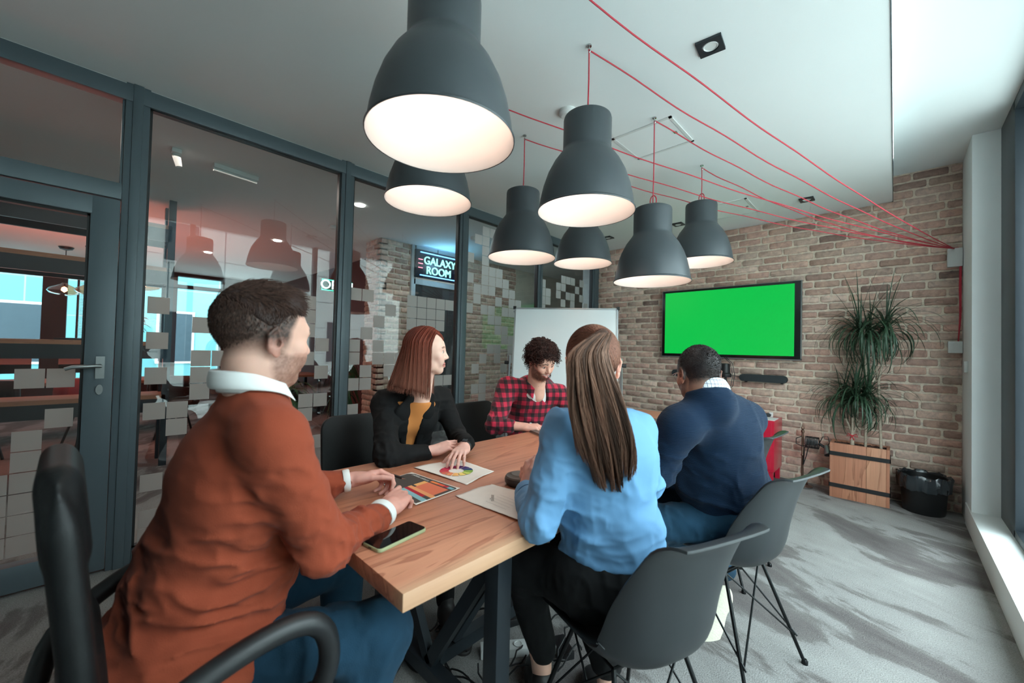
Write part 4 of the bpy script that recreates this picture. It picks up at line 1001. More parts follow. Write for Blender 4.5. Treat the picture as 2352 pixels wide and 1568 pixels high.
# ================================================================== lamp stand beside the planter
t = thing('clip_lamp_stand', 'slim brass lamp stand wrapped with black cable beside the planter', 'lamp', (-.66, 4.90, 0))
MB().lathe([(.085, 0), (.085, .012), (.05, .03), (.045, .05), (.02, .06), (.012, .075)], 32).build('base', M['chrome'], t, smooth=True)
MB().lathe([(.012, .07), (.010, .30), (.016, .31), (.010, .32), (.010, .53), (.015, .535), (.015, .555), (.009, .56), (.015, .575), (.006, .60), (.001, .61)], 20).build('pole', mat('aged_brass', S(116, 92, 78), .3, metal=.7), t, smooth=True)
wr = MB()
for k in range(9):
    wr.tube([(.03+k*.012+.004*math.cos(a), -.02+.035*math.cos(a), .45+.055*math.sin(a)) for a in np.linspace(0, 2*PI, 20, endpoint=False)], .0045, 6, closed=True)
wr.tube([(0, 0, .50), (-.05, -.02, .47), (-.05, -.02, .42), (.0, -.02, .40), (.04, -.02, .42)], .0045, 6)
wr.tube([(.05, -.02, .40), (.03, -.02, .30), (.01, -.02, .22), (.02, -.02, .40)], .0045, 6)
wr.tube([(.13, -.02, .44), (.16, -.03, .52), (.20, -.03, .53), (.215, -.03, .47), (.18, -.02, .42)], .004, 6)
wr.build('cable', M['black_plastic'], t, smooth=True)
MB().tube([(.13, -.02, .45), (.18, -.03, .42)], .012, 8).build('arm', M['black_plastic'], t)
MB().lathe([(.02, 0), (.028, .03), (.045, .09), (.043, .09), (.02, .02)], 24, (0, 0, 0), T(.19, -.03, .44) @ RX(2.6) @ RY(.35)).build('lamp_head', M['brushed'], t, smooth=True)
# ================================================================== planter and dracaena
t = thing('planter_box', 'tall wooden planter box with two black metal bands', 'planter', (-.231, 4.88, 0))
x0, x1, y0, y1, h = -.204, .203, -.115, .115, .497
th = .022
MB().box(x0, y0, 0, x0+th, y1, h).box(x1-th, y0, 0, x1, y1, h).box(x0+th, y1-th, 0, x1-th, y1, h).box(x0+th, y0, 0, .05, y0+th, h).build('side_panel', M['planter_wood'], t, bevel=.0015)
MB().box(.052, y0, 0, x1-th-.001, y0+th, h).build('front_board', wood('planter_wood_pale', S(198, 146, 116), S(190, 136, 108), S(160, 108, 82), .9, .6, 2, 4), t, bevel=.0015)
for z in (.095, .385):
    MB().box(x0-.006, y0-.006, z, x1+.006, y0-.0005, z+.035).box(x0-.006, y1+.0005, z, x1+.006, y1+.006, z+.035).box(x0-.006, y0-.006, z, x0-.0005, y1+.006, z+.035).box(x1+.0005, y0-.006, z, x1+.006, y1+.006, z+.035).build('metal_band', M['black_plastic'], t)
sm = NT('soil'); v = sm.coords(); nn = sm.noise(v, 90, 3); sm.base(sm.ramp(nn, [(.35, S(38, 26, 22)), (.7, S(112, 78, 66))]).outputs[0]); sm.bump(nn, 1, .02); sm.p.inputs['Roughness'].default_value = .95
so = MB(); nx, ny = 30, 16
so.raw([(x0+th+(x1-x0-2*th)*i/nx, y0+th+(y1-y0-2*th)*j/ny, .476+.012*random.random()) for j in range(ny+1) for i in range(nx+1)], [(j*(nx+1)+i, j*(nx+1)+i+1, (j+1)*(nx+1)+i+1, (j+1)*(nx+1)+i) for j in range(ny) for i in range(nx)])
so.build('soil', sm.m, t, smooth=True)
leafm = mat('dracaena_leaf', S(46, 70, 50), .42, var=.3, vscale=5)
barkm = mat('pale_bark', S(176, 160, 142), .85, var=.2, vscale=60, bump=.6, bscale=120)
pl = thing('dracaena', 'tall dracaena with narrow arching leaves growing in the wooden planter', 'plant', (-.231, 4.88, .458))
def trunk(pts, r0, r1):
    MB().tube(pts, list(np.linspace(r0, r1, len(pts))), 10).build('trunk', barkm, pl, smooth=True)
def crown(c, n, L, seed, name='leaf_crown'):
    rg = random.Random(seed); mb = MB(); c = Vector(c)
    for i in range(n):
        a = rg.uniform(0, 2*PI); el = rg.uniform(-.25, 1.25) if i > 5 else 1.45; l = L*rg.uniform(.65, 1.15); droop = rg.uniform(.8, 1.5)*(1.35-el*.62)
        if el > 1.2: droop *= .3
        hd = Vector((math.cos(a), math.sin(a), 0)); sd = Vector((-math.sin(a), math.cos(a), 0)); p = c+Vector((rg.uniform(-.015, .015), rg.uniform(-.015, .015), rg.uniform(-.07, .03)))
        ang = el; pts = []; K = 9; wd = rg.uniform(.0055, .0085)
        for k in range(K+1):
            u = k/K; w_ = wd*(1-u)**.6*(min(1, .55+2*u)) + .0004
            n_ = Vector((-math.sin(ang)*hd.x, -math.sin(ang)*hd.y, math.cos(ang)))
            q = p; 
            if q.y+4.88 > 5.06: q = Vector((q.x, 5.06-4.88, q.z))
            pts += [q-sd*w_+n_*w_*.35, q, q+sd*w_+n_*w_*.35]
            p = p+(hd*math.cos(ang)+Vector((0, 0, 1))*math.sin(ang))*l/K; ang -= droop*2.1/K
        mb.raw(pts, [(3*k+j, 3*k+j+1, 3*k+j+4, 3*k+j+3) for k in range(K) for j in (0, 1)])
    mb.build(name, leafm, pl, smooth=True)
trunk([(-.05, -.02, 0), (-.052, -.02, .10), (-.05, -.02, .14)], .016, .015)
for q in ((-.10, .0, .26), (-.05, -.03, .28), (.0, .0, .26)): trunk([(-.05, -.02, .13), ((-.05+q[0])/2, q[1]*.6-.01, .2), q], .011, .008); crown((q[0]*1.35+.02, q[1], q[2]+.18), 44, .46, int(q[0]*1000)+7)
trunk([(.04, -.01, 0), (.045, -.01, .5), (.03, -.01, 1.02), (.02, -.01, 1.12)], .010, .008)
trunk([(.145, 0, 0), (.135, 0, .35), (.125, 0, .62), (.16, 0, .85), (.17, .0, 1.02)], .011, .008)
trunk([(.13, 0, .6), (.10, .02, .8), (.06, .02, .97)], .008, .007)
crown((-.02, -.03, .50), 60, .48, 21); crown((.06, -.03, .52), 50, .46, 22)
crown((.0, -.03, 1.08), 80, .52, 31); crown((.17, -.03, 1.10), 90, .54, 32); crown((.06, .0, 1.05), 50, .46, 33)
rb = MB(); 
for s_ in (-1, 1): rb.tube([(-.05, -.038, .115), (-.05+s_*.03, -.04, .13), (-.05+s_*.04, -.04, .11), (-.05, -.038, .112), (-.05+s_*.015, -.042, .075)], .004, 6)
rb.build('ribbon', mat('red_ribbon', S(190, 36, 50), .5), pl, smooth=True)
# waste bin
t = thing('waste_bin', 'black waste bin with a loose black liner beside the planter', 'bin', (.18, 4.90, 0))
MB().lathe([(.001, 0), (.125, 0), (.13, .01), (.148, .28), (.155, .30), (.148, .30), (.126, .02), (.001, .015)], 44).build('bucket', mat('bin_black', S(24, 25, 26), .4), t, smooth=True)
bg_ = MB(); n = 60; rows = []
rg = random.Random(9)
for i, (r, z) in enumerate(((.13, .20), (.147, .27), (.152, .305), (.165, .318), (.170, .30), (.167, .24), (.160, .195))):
    rows.append([((r+(.006*math.sin(k*1.7+i)+.004*math.sin(k*3.1-i*2)) *(i > 2))*math.cos(2*PI*k/n), (r+(.006*math.sin(k*1.7+i)+.004*math.sin(k*3.1-i*2))*(i > 2))*math.sin(2*PI*k/n), z+(.007*math.sin(k*.9)+.004*math.sin(k*2.3))*(i > 2)) for k in range(n)])
bg_.raw([p for r in rows for p in r], [(i*n+k, i*n+(k+1) % n, (i+1)*n+(k+1) % n, (i+1)*n+k) for i in range(6) for k in range(n)])
bg_.build('liner', mat('liner_film', S(40, 46, 50), .22, coat=.4), t, smooth=True)

# ================================================================== whiteboard on its easel
def D(px, py, d):
    return None
wb = thing('whiteboard', 'white flip-chart board on an easel in the far corner of the room', 'whiteboard', (-2.36, 3.15, 0), 0)
a = Vector((-2.687, 2.815, 0)); b = Vector((-1.88, 3.38, 0)); dx = (b-a); Lw = dx.length; dx.normalize(); nr = Vector((dx.y, -dx.x, 0))
lean = Vector((-nr.x*.16, -nr.y*.16, 1)).normalized()
org = (a+b)/2 + Vector((0, 0, 1.03)); BMt = Matrix((dx, lean, dx.cross(lean))).transposed().to_4x4(); BMt.translation = org
BMl = T(*(-wb.location)) @ BMt
MB().prism(rrect(Lw+.02, 1.36, .01, 2), -.012, .004, BMl).build('board', mat('board_white', S(222, 230, 232), .18, var=.01), wb)
ff = MB(); w2, h2 = Lw/2+.012, .685
for q in ((-w2, -h2, w2, -h2+.014), (-w2, h2-.014, w2, h2), (-w2, -h2, -w2+.014, h2), (w2-.014, -h2, w2, h2)): ff.box(q[0], q[1], -.012, q[2], q[3], .010, BMl)
ff.build('frame', M['alu'], wb)
cc = MB()
for sx in (-1, 1):
    for sy in (-1, 1): cc.box(sx*w2-.014, sy*h2-.014, -.014, sx*w2+.014, sy*h2+.014, .014, BMl)
cc.build('corner_cap', M['black_plastic'], wb)
for sx in (-1, 1):
    MB().bar(BMl @ Vector((sx*(w2+.03), .20, 0)), BMl @ Vector((sx*(w2+.03), -1.05, 0)), .02).build('post', M['alu'], wb)
    MB().tube([BMl @ Vector((sx*(w2+.03), .13, 0)), BMl @ Vector((sx*(w2+.075), .13, 0))], .018, 12).build('knob', M['black_plastic'], wb)
MB().bar(BMl @ Vector((-w2, .665, -.02)), Vector((-.55, .9, 0.01)), .025).bar(BMl @ Vector((w2, .665, -.02)), Vector((-.1, 1.1, .01)), .025).build('rear_leg', M['alu'], wb)

# ================================================================== chairs
CH = mat('shell_grey', S(38, 42, 45), .42, var=.03)
WIRE = mat('black_wire', S(22, 24, 26), .35, metal=.5)
def shell_mesh():
    prof = [(-.235, .415), (-.20, .432), (-.12, .434), (0, .424), (.09, .420), (.155, .432), (.20, .465), (.222, .52), (.235, .60), (.250, .68), (.266, .74), (.288, .802), (.316, .831), (.343, .837)]
    wid = [.175, .205, .225, .232, .235, .236, .236, .235, .230, .222, .212, .200, .183, .165]
    lift = [.0, .012, .035, .055, .072, .088, .10, .10, .085, .06, .04, .022, .01, .004]
    # resample the profile
    N = 40; P = []; idx = np.linspace(0, len(prof)-1, N)
    def cs(arr, x):
        arr = np.asarray(arr, float); i = int(min(max(math.floor(x), 0), len(arr)-2)); f = x-i
        p0 = arr[max(i-1, 0)]; p1 = arr[i]; p2 = arr[i+1]; p3 = arr[min(i+2, len(arr)-1)]
        return .5*((2*p1)+(-p0+p2)*f+(2*p0-5*p1+4*p2-p3)*f*f+(-p0+3*p1-3*p2+p3)*f**3)
    K = 24; V = []
    for x in idx:
        p = cs(prof, x); p2 = cs(prof, min(x+.05, len(prof)-1)) ; p1 = cs(prof, max(x-.05, 0)); tg = (p2-p1); tg = tg/np.linalg.norm(tg); nm = np.array((-tg[1], tg[0]))
        w_ = float(cs(wid, x)); l_ = float(cs(lift, x))
        for k in range(K+1):
            u = -1+2*k/K; s_ = u*w_*(1-.10*abs(u)**4); q = p+nm*l_*abs(u)**2.6
            V.append((q[0], s_, q[1]))       # x backwards, y sideways
    F = [(i*(K+1)+k, i*(K+1)+k+1, (i+1)*(K+1)+k+1, (i+1)*(K+1)+k) for i in range(N-1) for k in range(K)]
    return MB().raw(V, F)
def shell_chair(x, y, rz, lab, src=None, arms=False):
    if src: 
        c = copy_tree(src); c.location = (x, y, 0); c.rotation_euler = (0, 0, rz); c['label'] = lab; return c
    t = thing('shell_chair', lab, 'chair', (x, y, 0), rz, 'grey moulded shell chairs along the window side')
    o = shell_mesh().build('seat_shell', CH, t, smooth=True, angle=80); so = o.modifiers.new('t', 'SOLIDIFY'); so.thickness = .007; so.offset = 1
    sub = o.modifiers.new('b', 'BEVEL'); sub.width = .0025; sub.segments = 2; sub.limit_method = 'ANGLE'
    tops = {(-1, -1): (-.10, -.13), (-1, 1): (-.10, .13), (1, -1): (.09, -.13), (1, 1): (.09, .13)}
    for (sx, sy), (tx, ty) in tops.items():
        MB().tube([(tx, ty, .405), (sx*.235 if sx > 0 else -.225, sy*.215, .004)], .0072, 10).lathe([(.012, 0), (.012, .012), (.007, .02)], 12, (sx*.235 if sx > 0 else -.225, sy*.215, 0)).build('leg', WIRE, t, smooth=True)
    wv = MB()
    for sy in (-1, 1):
        wv.tube([(-.10, sy*.13, .40), (.215, sy*.195, .11)], .004, 6); wv.tube([(.09, sy*.13, .40), (-.205, sy*.195, .11)], .004, 6)
        wv.tube([(sy*.09, -.13, .40), (sy*.205, .195, .11)], .004, 6); wv.tube([(sy*.09, .13, .40), (sy*.205, -.195, .11)], .004, 6)
    wv.tube([(-.10, -.13, .405), (.09, -.13, .405), (.09, .13, .405), (-.10, .13, .405)], .006, 6, closed=True)
    wv.build('wire_bracing', WIRE, t, smooth=True)
    return t
c0 = shell_chair(-.60, 1.175, math.radians(-20), 'grey shell chair under the woman in the blue shirt, nearest the camera')
shell_chair(-.55, 1.95, math.radians(-15), 'grey shell chair under the man in the navy sweater', c0)
shell_chair(-.80, 2.70, math.radians(-5), 'empty grey shell chair in front of the red cabinet', c0)
LEA = mat('black_leather', S(16, 18, 19), .5, spec=.3, var=.05, bump=.15, bscale=180)
# padded chair of the red-haired woman
def slab_chair(x, y, rz, lab):
    t = thing('padded_chair', lab, 'chair', (x, y, 0), rz)
    MB().prism(rrect(.46, .46, .07, 6), .42, .48).build('seat', LEA, t, bevel=.015)
    MB().prism(rrect(.44, .50, .08, 8), -.02, .02, T(.24, 0, .62) @ RY(math.radians(8)) @ RZ(0) @ Matrix(((0, 0, 1, 0), (1, 0, 0, 0), (0, 1, 0, 0), (0, 0, 0, 1)))).build('backrest', LEA, t, bevel=.012)
    for sx in (-1, 1):
        for sy in (-1, 1): MB().tube([(sx*.19, sy*.19, .42), (sx*.21, sy*.21, 0)], .012, 10).build('leg', WIRE, t, smooth=True)
    return t
slab_chair(-2.10, 1.10, PI-.1, 'black chair behind the red-haired woman at the far side')
slab_chair(-2.12, 2.05, PI, 'black chair under the curly-haired man')
A3_ = lambda q: np.array(q, float)
def office_chair(x, y, rz, lab):
    t = thing('office_chair', lab, 'chair', (x, y, 0), rz)
    # local: x sideways, y forward
    MB().prism(rrect(.48, .44, .10, 8), .43, .50, T(0, .06, 0)).build('seat', LEA, t, bevel=.03, seg=4)
    bk = Solid(); bk.box3((0, 0, .30), (.165, .002, .235), .022, 0); bk.box3((0, .006, .12), (.10, .004, .06), .02, .03); bk.box3((0, .004, .46), (.13, .004, .05), .02, .03)
    bk.field(lambda P, d: d+(.10*np.clip((np.abs(P[..., 0])-.10)/.09, 0, 1)**2*np.clip((P[..., 2]-.44)/.12, 0, 1)**2).astype(np.float32))
    bb = np_mesh('backrest', [bk.mesh(.005)], LEA, t, None, 2); bb.location = (0, -.125, .510); bb.rotation_euler = (math.radians(6), 0, 0)
    for sx in (-1, 1):
        kp = [A3_(q) for q in ((sx*.24, -.20, .50), (sx*.275, -.17, .585), (sx*.29, -.08, .655), (sx*.29, .02, .695), (sx*.29, .12, .712), (sx*.29, .185, .70), (sx*.285, .222, .65), (sx*.28, .225, .57), (sx*.26, .18, .46))]
        pts = []
        for i in range(len(kp)-1):
            p0, p1, p2, p3 = kp[max(i-1, 0)], kp[i], kp[i+1], kp[min(i+2, len(kp)-1)]
            for f in (0, .25, .5, .75): pts.append(tuple(.5*((2*p1)+(-p0+p2)*f+(2*p0-5*p1+4*p2-p3)*f*f+(-p0+3*p1-3*p2+p3)*f**3)))
        pts.append(tuple(kp[-1]))
        a = MB().tube(pts, .022, 14).build('armrest', M['black_plastic'], t, smooth=True)
        a.scale = (1, 1, 1)
    MB().tube([(0, 0, .45), (0, 0, .10)], .03, 16).build('gas_column', M['black_plastic'], t, smooth=True)
    for k in range(5):
        a = 2*PI*k/5+.3
        MB().tube([(0, 0, .11), (.16*math.cos(a), .16*math.sin(a), .10), (.29*math.cos(a), .29*math.sin(a), .075)], [.025, .02, .014], 10).build('base_arm', M['black_plastic'], t, smooth=True)
        MB().lathe([(.001, -.012), (.026, -.012), (.028, 0), (.026, .012), (.001, .012)], 16, (.29*math.cos(a), .29*math.sin(a), .028), RZ(a) @ RX(PI/2)).build('caster', M['black_plastic'], t, smooth=True)
    return t
office_chair(-1.165, .135, math.radians(2), 'black leather office chair under the man in the rust sweater')

# ================================================================== things on the table
def quad_sheet(name, pts, m, lab, cat, th=.0012, z=TZ+.0006, jag=0, seed=1):
    rg = random.Random(seed); P = []
    for i in range(4):
        a = Vector(pts[i]); b = Vector(pts[(i+1) % 4])
        for k in range(14): u = k/14; q = a.lerp(b, u); P.append((q.x+rg.uniform(-jag, jag), q.y+rg.uniform(-jag, jag)))
    return P
def sheet_thing(lab, cat, pts, m, jag, seed, name='printed_sheet', curl=.004):
    c = sum((Vector(p) for p in pts), Vector((0, 0)))/4
    t = thing(name, lab, cat, (c.x, c.y, TZ))
    nx, ny = 24, 18; rg = random.Random(seed); V = []; ph = rg.random()*6
    A, B, C_, D_ = [Vector(p)-c for p in pts]
    for j in range(ny+1):
        for i in range(nx+1):
            u = i/nx; v = j/ny; q = A.lerp(B, u).lerp(D_.lerp(C_, u), v)
            e = 1 if (i in (0, nx) or j in (0, ny)) else 0
            z = .0018+curl*(abs(2*u-1)**6+abs(2*v-1)**6)*(.5+.5*math.sin(ph+u*5+v*7)); V.append((q.x+e*rg.uniform(-jag, jag), q.y+e*rg.uniform(-jag, jag), z))
    mb = MB().raw(V, [(j*(nx+1)+i, j*(nx+1)+i+1, (j+1)*(nx+1)+i+1, (j+1)*(nx+1)+i) for j in range(ny) for i in range(nx)])
    o = mb.build('sheet', m, t, smooth=True); so = o.modifiers.new('t', 'SOLIDIFY'); so.thickness = .0008; so.offset = -1
    def at(u, v, h=.0032): q = A.lerp(B, u).lerp(D_.lerp(C_, u), v); return Vector((q.x, q.y, h))
    return t, at
PC = mat('cream_paper', S(228, 220, 212), .85, var=.03, vscale=30)
def flat(name, polys, mats, t, z0=.0032):
    mb = MB(); 
    for i, P in enumerate(polys):
        mb.cur = mats[i]; n = len(P); mb.raw([(p[0], p[1], z0) for p in P], [tuple(range(n))])
    return mb
# colour wheel sheet
t, at = sheet_thing('white sheet with a printed colour wheel under the woman\'s fingers', 'paper', [(-1.534, .986), (-1.206, 1.018), (-1.261, 1.219), (-1.52, 1.206)], PC, .0012, 2)
wheel = [(150, 38, 92), (178, 34, 84), (196, 44, 72), (205, 62, 74), (218, 104, 84), (228, 138, 92), (240, 180, 108), (238, 208, 120), (190, 200, 96), (128, 168, 72), (24, 62, 110), (66, 48, 110), (96, 40, 108)]
wc = Vector((-1.372, 1.098)) - Vector((t.location.x, t.location.y)); n = len(wheel); polys = []
for k in range(n):
    a0 = 2*PI*k/n+.03; a1 = 2*PI*(k+1)/n-.03
    polys.append([(wc.x+.072*math.cos(a), wc.y+.072*math.sin(a)) for a in np.linspace(a0, a1, 6)]+[(wc.x+.033*math.cos(a), wc.y+.033*math.sin(a)) for a in np.linspace(a1, a0, 4)])
for k, P in enumerate(polys):
    kk = (k+8) % n
    MB().raw([(p[0], p[1], .0036) for p in P], [tuple(range(len(P)))]).build('printed_wheel_segment', mat('ink_%02d' % k, S(*wheel[kk]), .8, var=.02), t)
# dark printed sheet with colour swatches
DK = mat('charcoal_print', S(66, 60, 56), .7, var=.05)
t, at = sheet_thing('charcoal printed sheet with orange, red and blue swatches in front of the seated man', 'paper', [(-1.459, .782), (-1.163, .761), (-1.189, .972), (-1.481, .942)], PC, .0006, 3, curl=.001)
def rect(u0, u1, v0, v1, k, nm, h=.0038):
    P = [at(u0, v0, h), at(u1, v0, h), at(u1, v1, h), at(u0, v1, h)]; return MB().raw(P, [(0, 1, 2, 3)]).build(nm, mat('ink_'+nm, S(*k), .75, var=.03), t)
rect(.02, .98, .03, .97, (70, 64, 60), 'dark_ground', .0034)
rect(.52, .93, .44, .80, (222, 116, 84), 'orange_block')
rect(.44, .52, .50, .80, (236, 172, 104), 'amber_block')
rect(.44, .98, .34, .44, (232, 158, 104), 'apricot_band')
rect(.44, .86, .25, .34, (178, 28, 48), 'crimson_band')
rect(.44, .98, .14, .25, (134, 182, 190), 'blue_band')
rect(.52, .66, .84, .92, (238, 132, 70), 'orange_swatch'); rect(.66, .78, .84, .92, (226, 90, 60), 'coral_swatch'); rect(.78, .86, .84, .92, (178, 28, 48), 'crimson_swatch'); rect(.86, .96, .84, .92, (120, 176, 190), 'blue_swatch')
text_mesh('caption', 'palette colours', .018, PAPER, T(*at(.3, .88, .004)) @ RZ(.02), t, .0001)
# plain printed page
t, at = sheet_thing('cream printed page under the blue-shirted woman\'s arm', 'paper', [(-1.142, .910), (-.837, .923), (-.997+.12, 1.150-.02), (-1.144, 1.096)], PC, .0012, 5)
text_mesh('heading', 'images', .022, mat('grey_ink', S(150, 146, 142), .8), T(*at(.38, .42, .0042)) @ RZ(-.75), t, .0001)
tl = MB()
for k in range(5): q = at(.55+.0*k, .2+.1*k, .004); tl.box(q.x-.05, q.y, q.z, q.x+.05, q.y+.0012, q.z+.0001)
tl.build('text_line', mat('pale_ink', S(196, 190, 184), .8), t)
# sheet beside the curly man's laptop
t, at = sheet_thing('white sheet on the table beyond the ponytail', 'paper', [(-1.24, 2.50), (-1.0, 2.52), (-1.0, 2.72), (-1.24, 2.70)], PC, .0005, 6)
# round speakerphone
sg = mat('speaker_taupe', S(84, 76, 70), .45)
def puck(x, y, r, lab):
    t = thing('speakerphone', lab, 'speaker', (x, y, TZ), 0, 'round conference speakers on the table')
    MB().lathe([(.001, 0), (r*.8, 0), (r*.98, .012), (r, .022), (r*.96, .030)], 48).build('base_ring', mat('speaker_dark', S(48, 44, 42), .4), t, smooth=True)
    MB().lathe([(r*.96, .030), (r*.90, .036), (r*.62, .040), (r*.58, .043), (.001, .045)], 48).build('top_grille', sg, t, smooth=True)
puck(-1.075, 1.185, .063, 'round taupe speakerphone in front of the blue-shirted woman\'s hands')
puck(-1.30, 2.90, .065, 'round dark speakerphone at the far end of the table')
# phone
t = thing('smartphone', 'black smartphone in a pale green case on the near corner', 'phone', (-.957, .594, TZ), math.radians(58.5-90))
MB().prism(rrect(.078, .166, .012, 6), .0002, .010).build('case', mat('mint_case', S(160, 168, 130), .5), t, bevel=.003)
MB().prism(rrect(.073, .161, .010, 6), .010, .0112).build('screen', mat('phone_glass', S(12, 12, 14), .05), t)
MB().box(-.006, -.0838, .0035, .006, -.0828, .0065).build('charging_port', M['black_plastic'], t)
t.rotation_euler = (0, 0, math.radians(9)); t.location = (-1.006, .595, TZ)
# laptop of the curly-haired man
t = thing('laptop', 'closed thin grey laptop under the curly-haired man\'s hands', 'laptop', (-1.585, 2.08, TZ), math.radians(-20))
MB().prism(rrect(.22, .30, .012, 5), .0005, .008).build('base', M['brushed'], t)
MB().prism(rrect(.22, .30, .012, 5), .0085, .014).build('lid', mat('laptop_grey', S(120, 112, 108), .4, metal=.5), t)
# power strip and adapters under the table
t = thing('power_strip', 'pale power strip lying on the carpet under the table', 'power strip', (-1.15, 1.28, 0), .9)
MB().box(-.16, -.03, 0, .16, .03, .035).build('housing', M['white_plastic'], t, bevel=.004)
for k in range(5): MB().lathe([(.02, 0), (.02, .003), (.015, .003), (.015, .0005), (.001, .0005)], 16, (-.12+k*.06, 0, .035)).build('socket', M['white_plastic'], t)
for i, (x, y, rz, lab) in enumerate(((-1.35, 1.12, .4, 'black power adapter on the carpet left of the power strip'), (-1.02, 1.42, -.5, 'black power adapter on the carpet right of the power strip'), (-1.30, 1.38, 1.2, 'black power adapter on the carpet behind the power strip'))):
    t = thing('power_adapter', lab, 'adapter', (x, y, 0), rz, 'power adapters under the table')
    MB().box(-.055, -.03, 0, .055, .03, .034).build('housing', M['black_plastic'], t, bevel=.005)
cb = MB(); rg = random.Random(12)
for k in range(7):
    p = Vector((-1.2+rg.uniform(-.15, .15), 1.25+rg.uniform(-.15, .15), .01)); pts = []
    a = rg.uniform(0, 6)
    for i in range(26):
        a += rg.uniform(-.7, .9); p = p+Vector((math.cos(a)*.035, math.sin(a)*.035, 0)); p.z = .006+.05*abs(math.sin(i*.4+k)); p.x = min(max(p.x, -1.5), -.96); p.y = min(max(p.y, 1.0), 1.6); pts.append(p.copy())
    cb.tube(pts, .0035, 6)
tag(cb.build('cable_tangle', M['black_plastic'], smooth=True), 'tangle of black cables on the carpet under the table', 'cable', kind='stuff')
# ================================================================== people
A3 = np.array
def unit(v): v = np.array(v, float); return v/np.linalg.norm(v)
def torso(s, pel, wai, che, nek, shR, shL, fwd, r=(.17, .155, .175), f=(.80, .78, .66), k=.05, off=0, sh=.062):
    fwd = unit(fwd)
    s.cap(pel, wai, r[0]+off, r[1]+off, k, flat=fwd, f=f[0]); s.cap(wai, che, r[1]+off, r[2]+off, k, flat=fwd, f=f[2])
    s.cap(che, A3(nek)-A3((0, 0, .04)), r[2]*.9+off, .085+off, k, flat=fwd, f=f[2])
    s.cap(A3(shR)*.86+A3(nek)*.14-A3((0, 0, .01)), A3(shL)*.86+A3(nek)*.14-A3((0, 0, .01)), sh+off, None, .05)
    s.cap(A3(nek)-A3((0, 0, .02)), A3(shR), .052+off, sh*.9+off, .045); s.cap(A3(nek)-A3((0, 0, .02)), A3(shL), .052+off, sh*.9+off, .045)
def sleeve(s, sh, el, wr, r=(.064, .050, .040), k=.035, off=0):
    s.cap(sh, el, r[0]+off, r[1]+off, k); s.cap(el, wr, r[1]+off, r[2]+off, .02)
def leg(s, hip, kn, an, r=(.088, .066, .045), k=.04, off=0):
    if hip is not None: s.cap(hip, kn, r[0]+off, r[1]+off, k)
    s.cap(kn, an, r[1]+off, r[2]+off, .03)
def shoe(name, heel, toe, m, parent, up=(0, 0, 1), sole=None):
    heel = A3(heel, float); toe = A3(toe, float); d = toe-heel; L = np.linalg.norm(d); x = d/L; u = unit(up); y = unit(np.cross(u, x)); z = np.cross(x, y); Mx = np.stack([x, y, z], 1)
    P = lambda a, b, c: heel+Mx@A3((a*L, b, c))
    s = Solid(); s.ell(P(.18, 0, .045), (.055, .038, .05), Mx, .02); s.ell(P(.5, 0, .035), (.10, .043, .038), Mx, .03); s.ell(P(.78, .003, .026), (.075, .046, .030), Mx, .03); s.cap(P(.16, 0, .05), P(.12, 0, .11), .036, .036, .02)
    s.plane(P(.5, 0, .004), -z)
    o = np_mesh(name, [s.mesh(.004)], m, parent)
    s2 = Solid(); s2.ell(P(.16, 0, .004), (.055, .040, .010), Mx, .02); s2.ell(P(.5, 0, .004), (.10, .041, .010), Mx, .03); s2.ell(P(.78, .003, .004), (.078, .048, .010), Mx, .03)
    np_mesh('sole', [s2.mesh(.004)], sole or m, None).parent = o
    o.children[0].matrix_parent_inverse = Matrix.Identity(4)
    return o
def collar_mesh(C, M, r=(.064, .060), h=.034, drop=.040, open_=28, tilt=.25, tip=.03, out=.012):
    """stand-and-fall shirt collar; M columns right/forward/up; opens at the front"""
    C = A3(C, float); mb = MB(); n = 40; V = []
    for i in range(n+1):
        a = math.radians(90+open_+(360-2*open_)*i/n); fr_ = abs(2*i/n-1)      # 1 at the tips
        cx, cy = math.cos(a), math.sin(a); base = C+M@A3((r[0]*cx, r[1]*cy, -tilt*cy*.06-.012*fr_**3))
        o_ = M@A3((cx, cy, 0)); u = M@A3((0, 0, 1))
        V += [base-u*.012, base+u*h*(1-.15*fr_**2)-o_*.002, base+u*h*(1.04-.15*fr_**2)+o_*.004, base+o_*(out+.006)-u*(drop-h+.002+tip*fr_**6), base+o_*(out+.012*fr_**2)-u*(drop-h+.014+tip*fr_**5)]
    V = [tuple(v) for v in V]; return mb.raw(V, [(5*i+j, 5*i+j+1, 5*i+j+6, 5*i+j+5) for i in range(n) for j in range(4)])
def collar(C, M, m, parent, name='shirt_collar', **k):
    o = collar_mesh(C, M, **k).build(name, m, parent, smooth=True, angle=70); o.location = -parent.location
    so = o.modifiers.new('t', 'SOLIDIFY'); so.thickness = .0035; su = o.modifiers.new('s', 'SUBSURF'); su.levels = 1; su.render_levels = 1
    return o
def band(name, c, d, r, w, m, parent, f=.85, flat=(0, 0, 1), th=.002):
    c = A3(c, float); d = unit(d); x = unit(np.cross(d, flat)); z = np.cross(x, d); n = 36; V = []
    for t_, rr in ((-w/2, r-.004), (-w/2, r), (-w/4, r+th), (w/4, r+th), (w/2, r), (w/2, r-.004)):
        for k in range(n): a = 2*PI*k/n; V.append(tuple(c+d*t_+x*rr*math.cos(a)+z*rr*f*math.sin(a)))
    mb = MB().raw(V, [(i*n+k, i*n+(k+1) % n, (i+1)*n+(k+1) % n, (i+1)*n+k) for i in range(5) for k in range(n)])
    o = mb.build(name, m, parent, smooth=True, angle=60); o.location = -parent.location; return o
def place_world(o, parent): o.parent = parent; o.location = -parent.location; return o
WHITE = fabric('white_shirting', S(226, 228, 226), .8, .1, 500, .1, .01)
JEANS = fabric('blue_denim', S(31, 60, 80), .85, .2, 420, .5, .35)
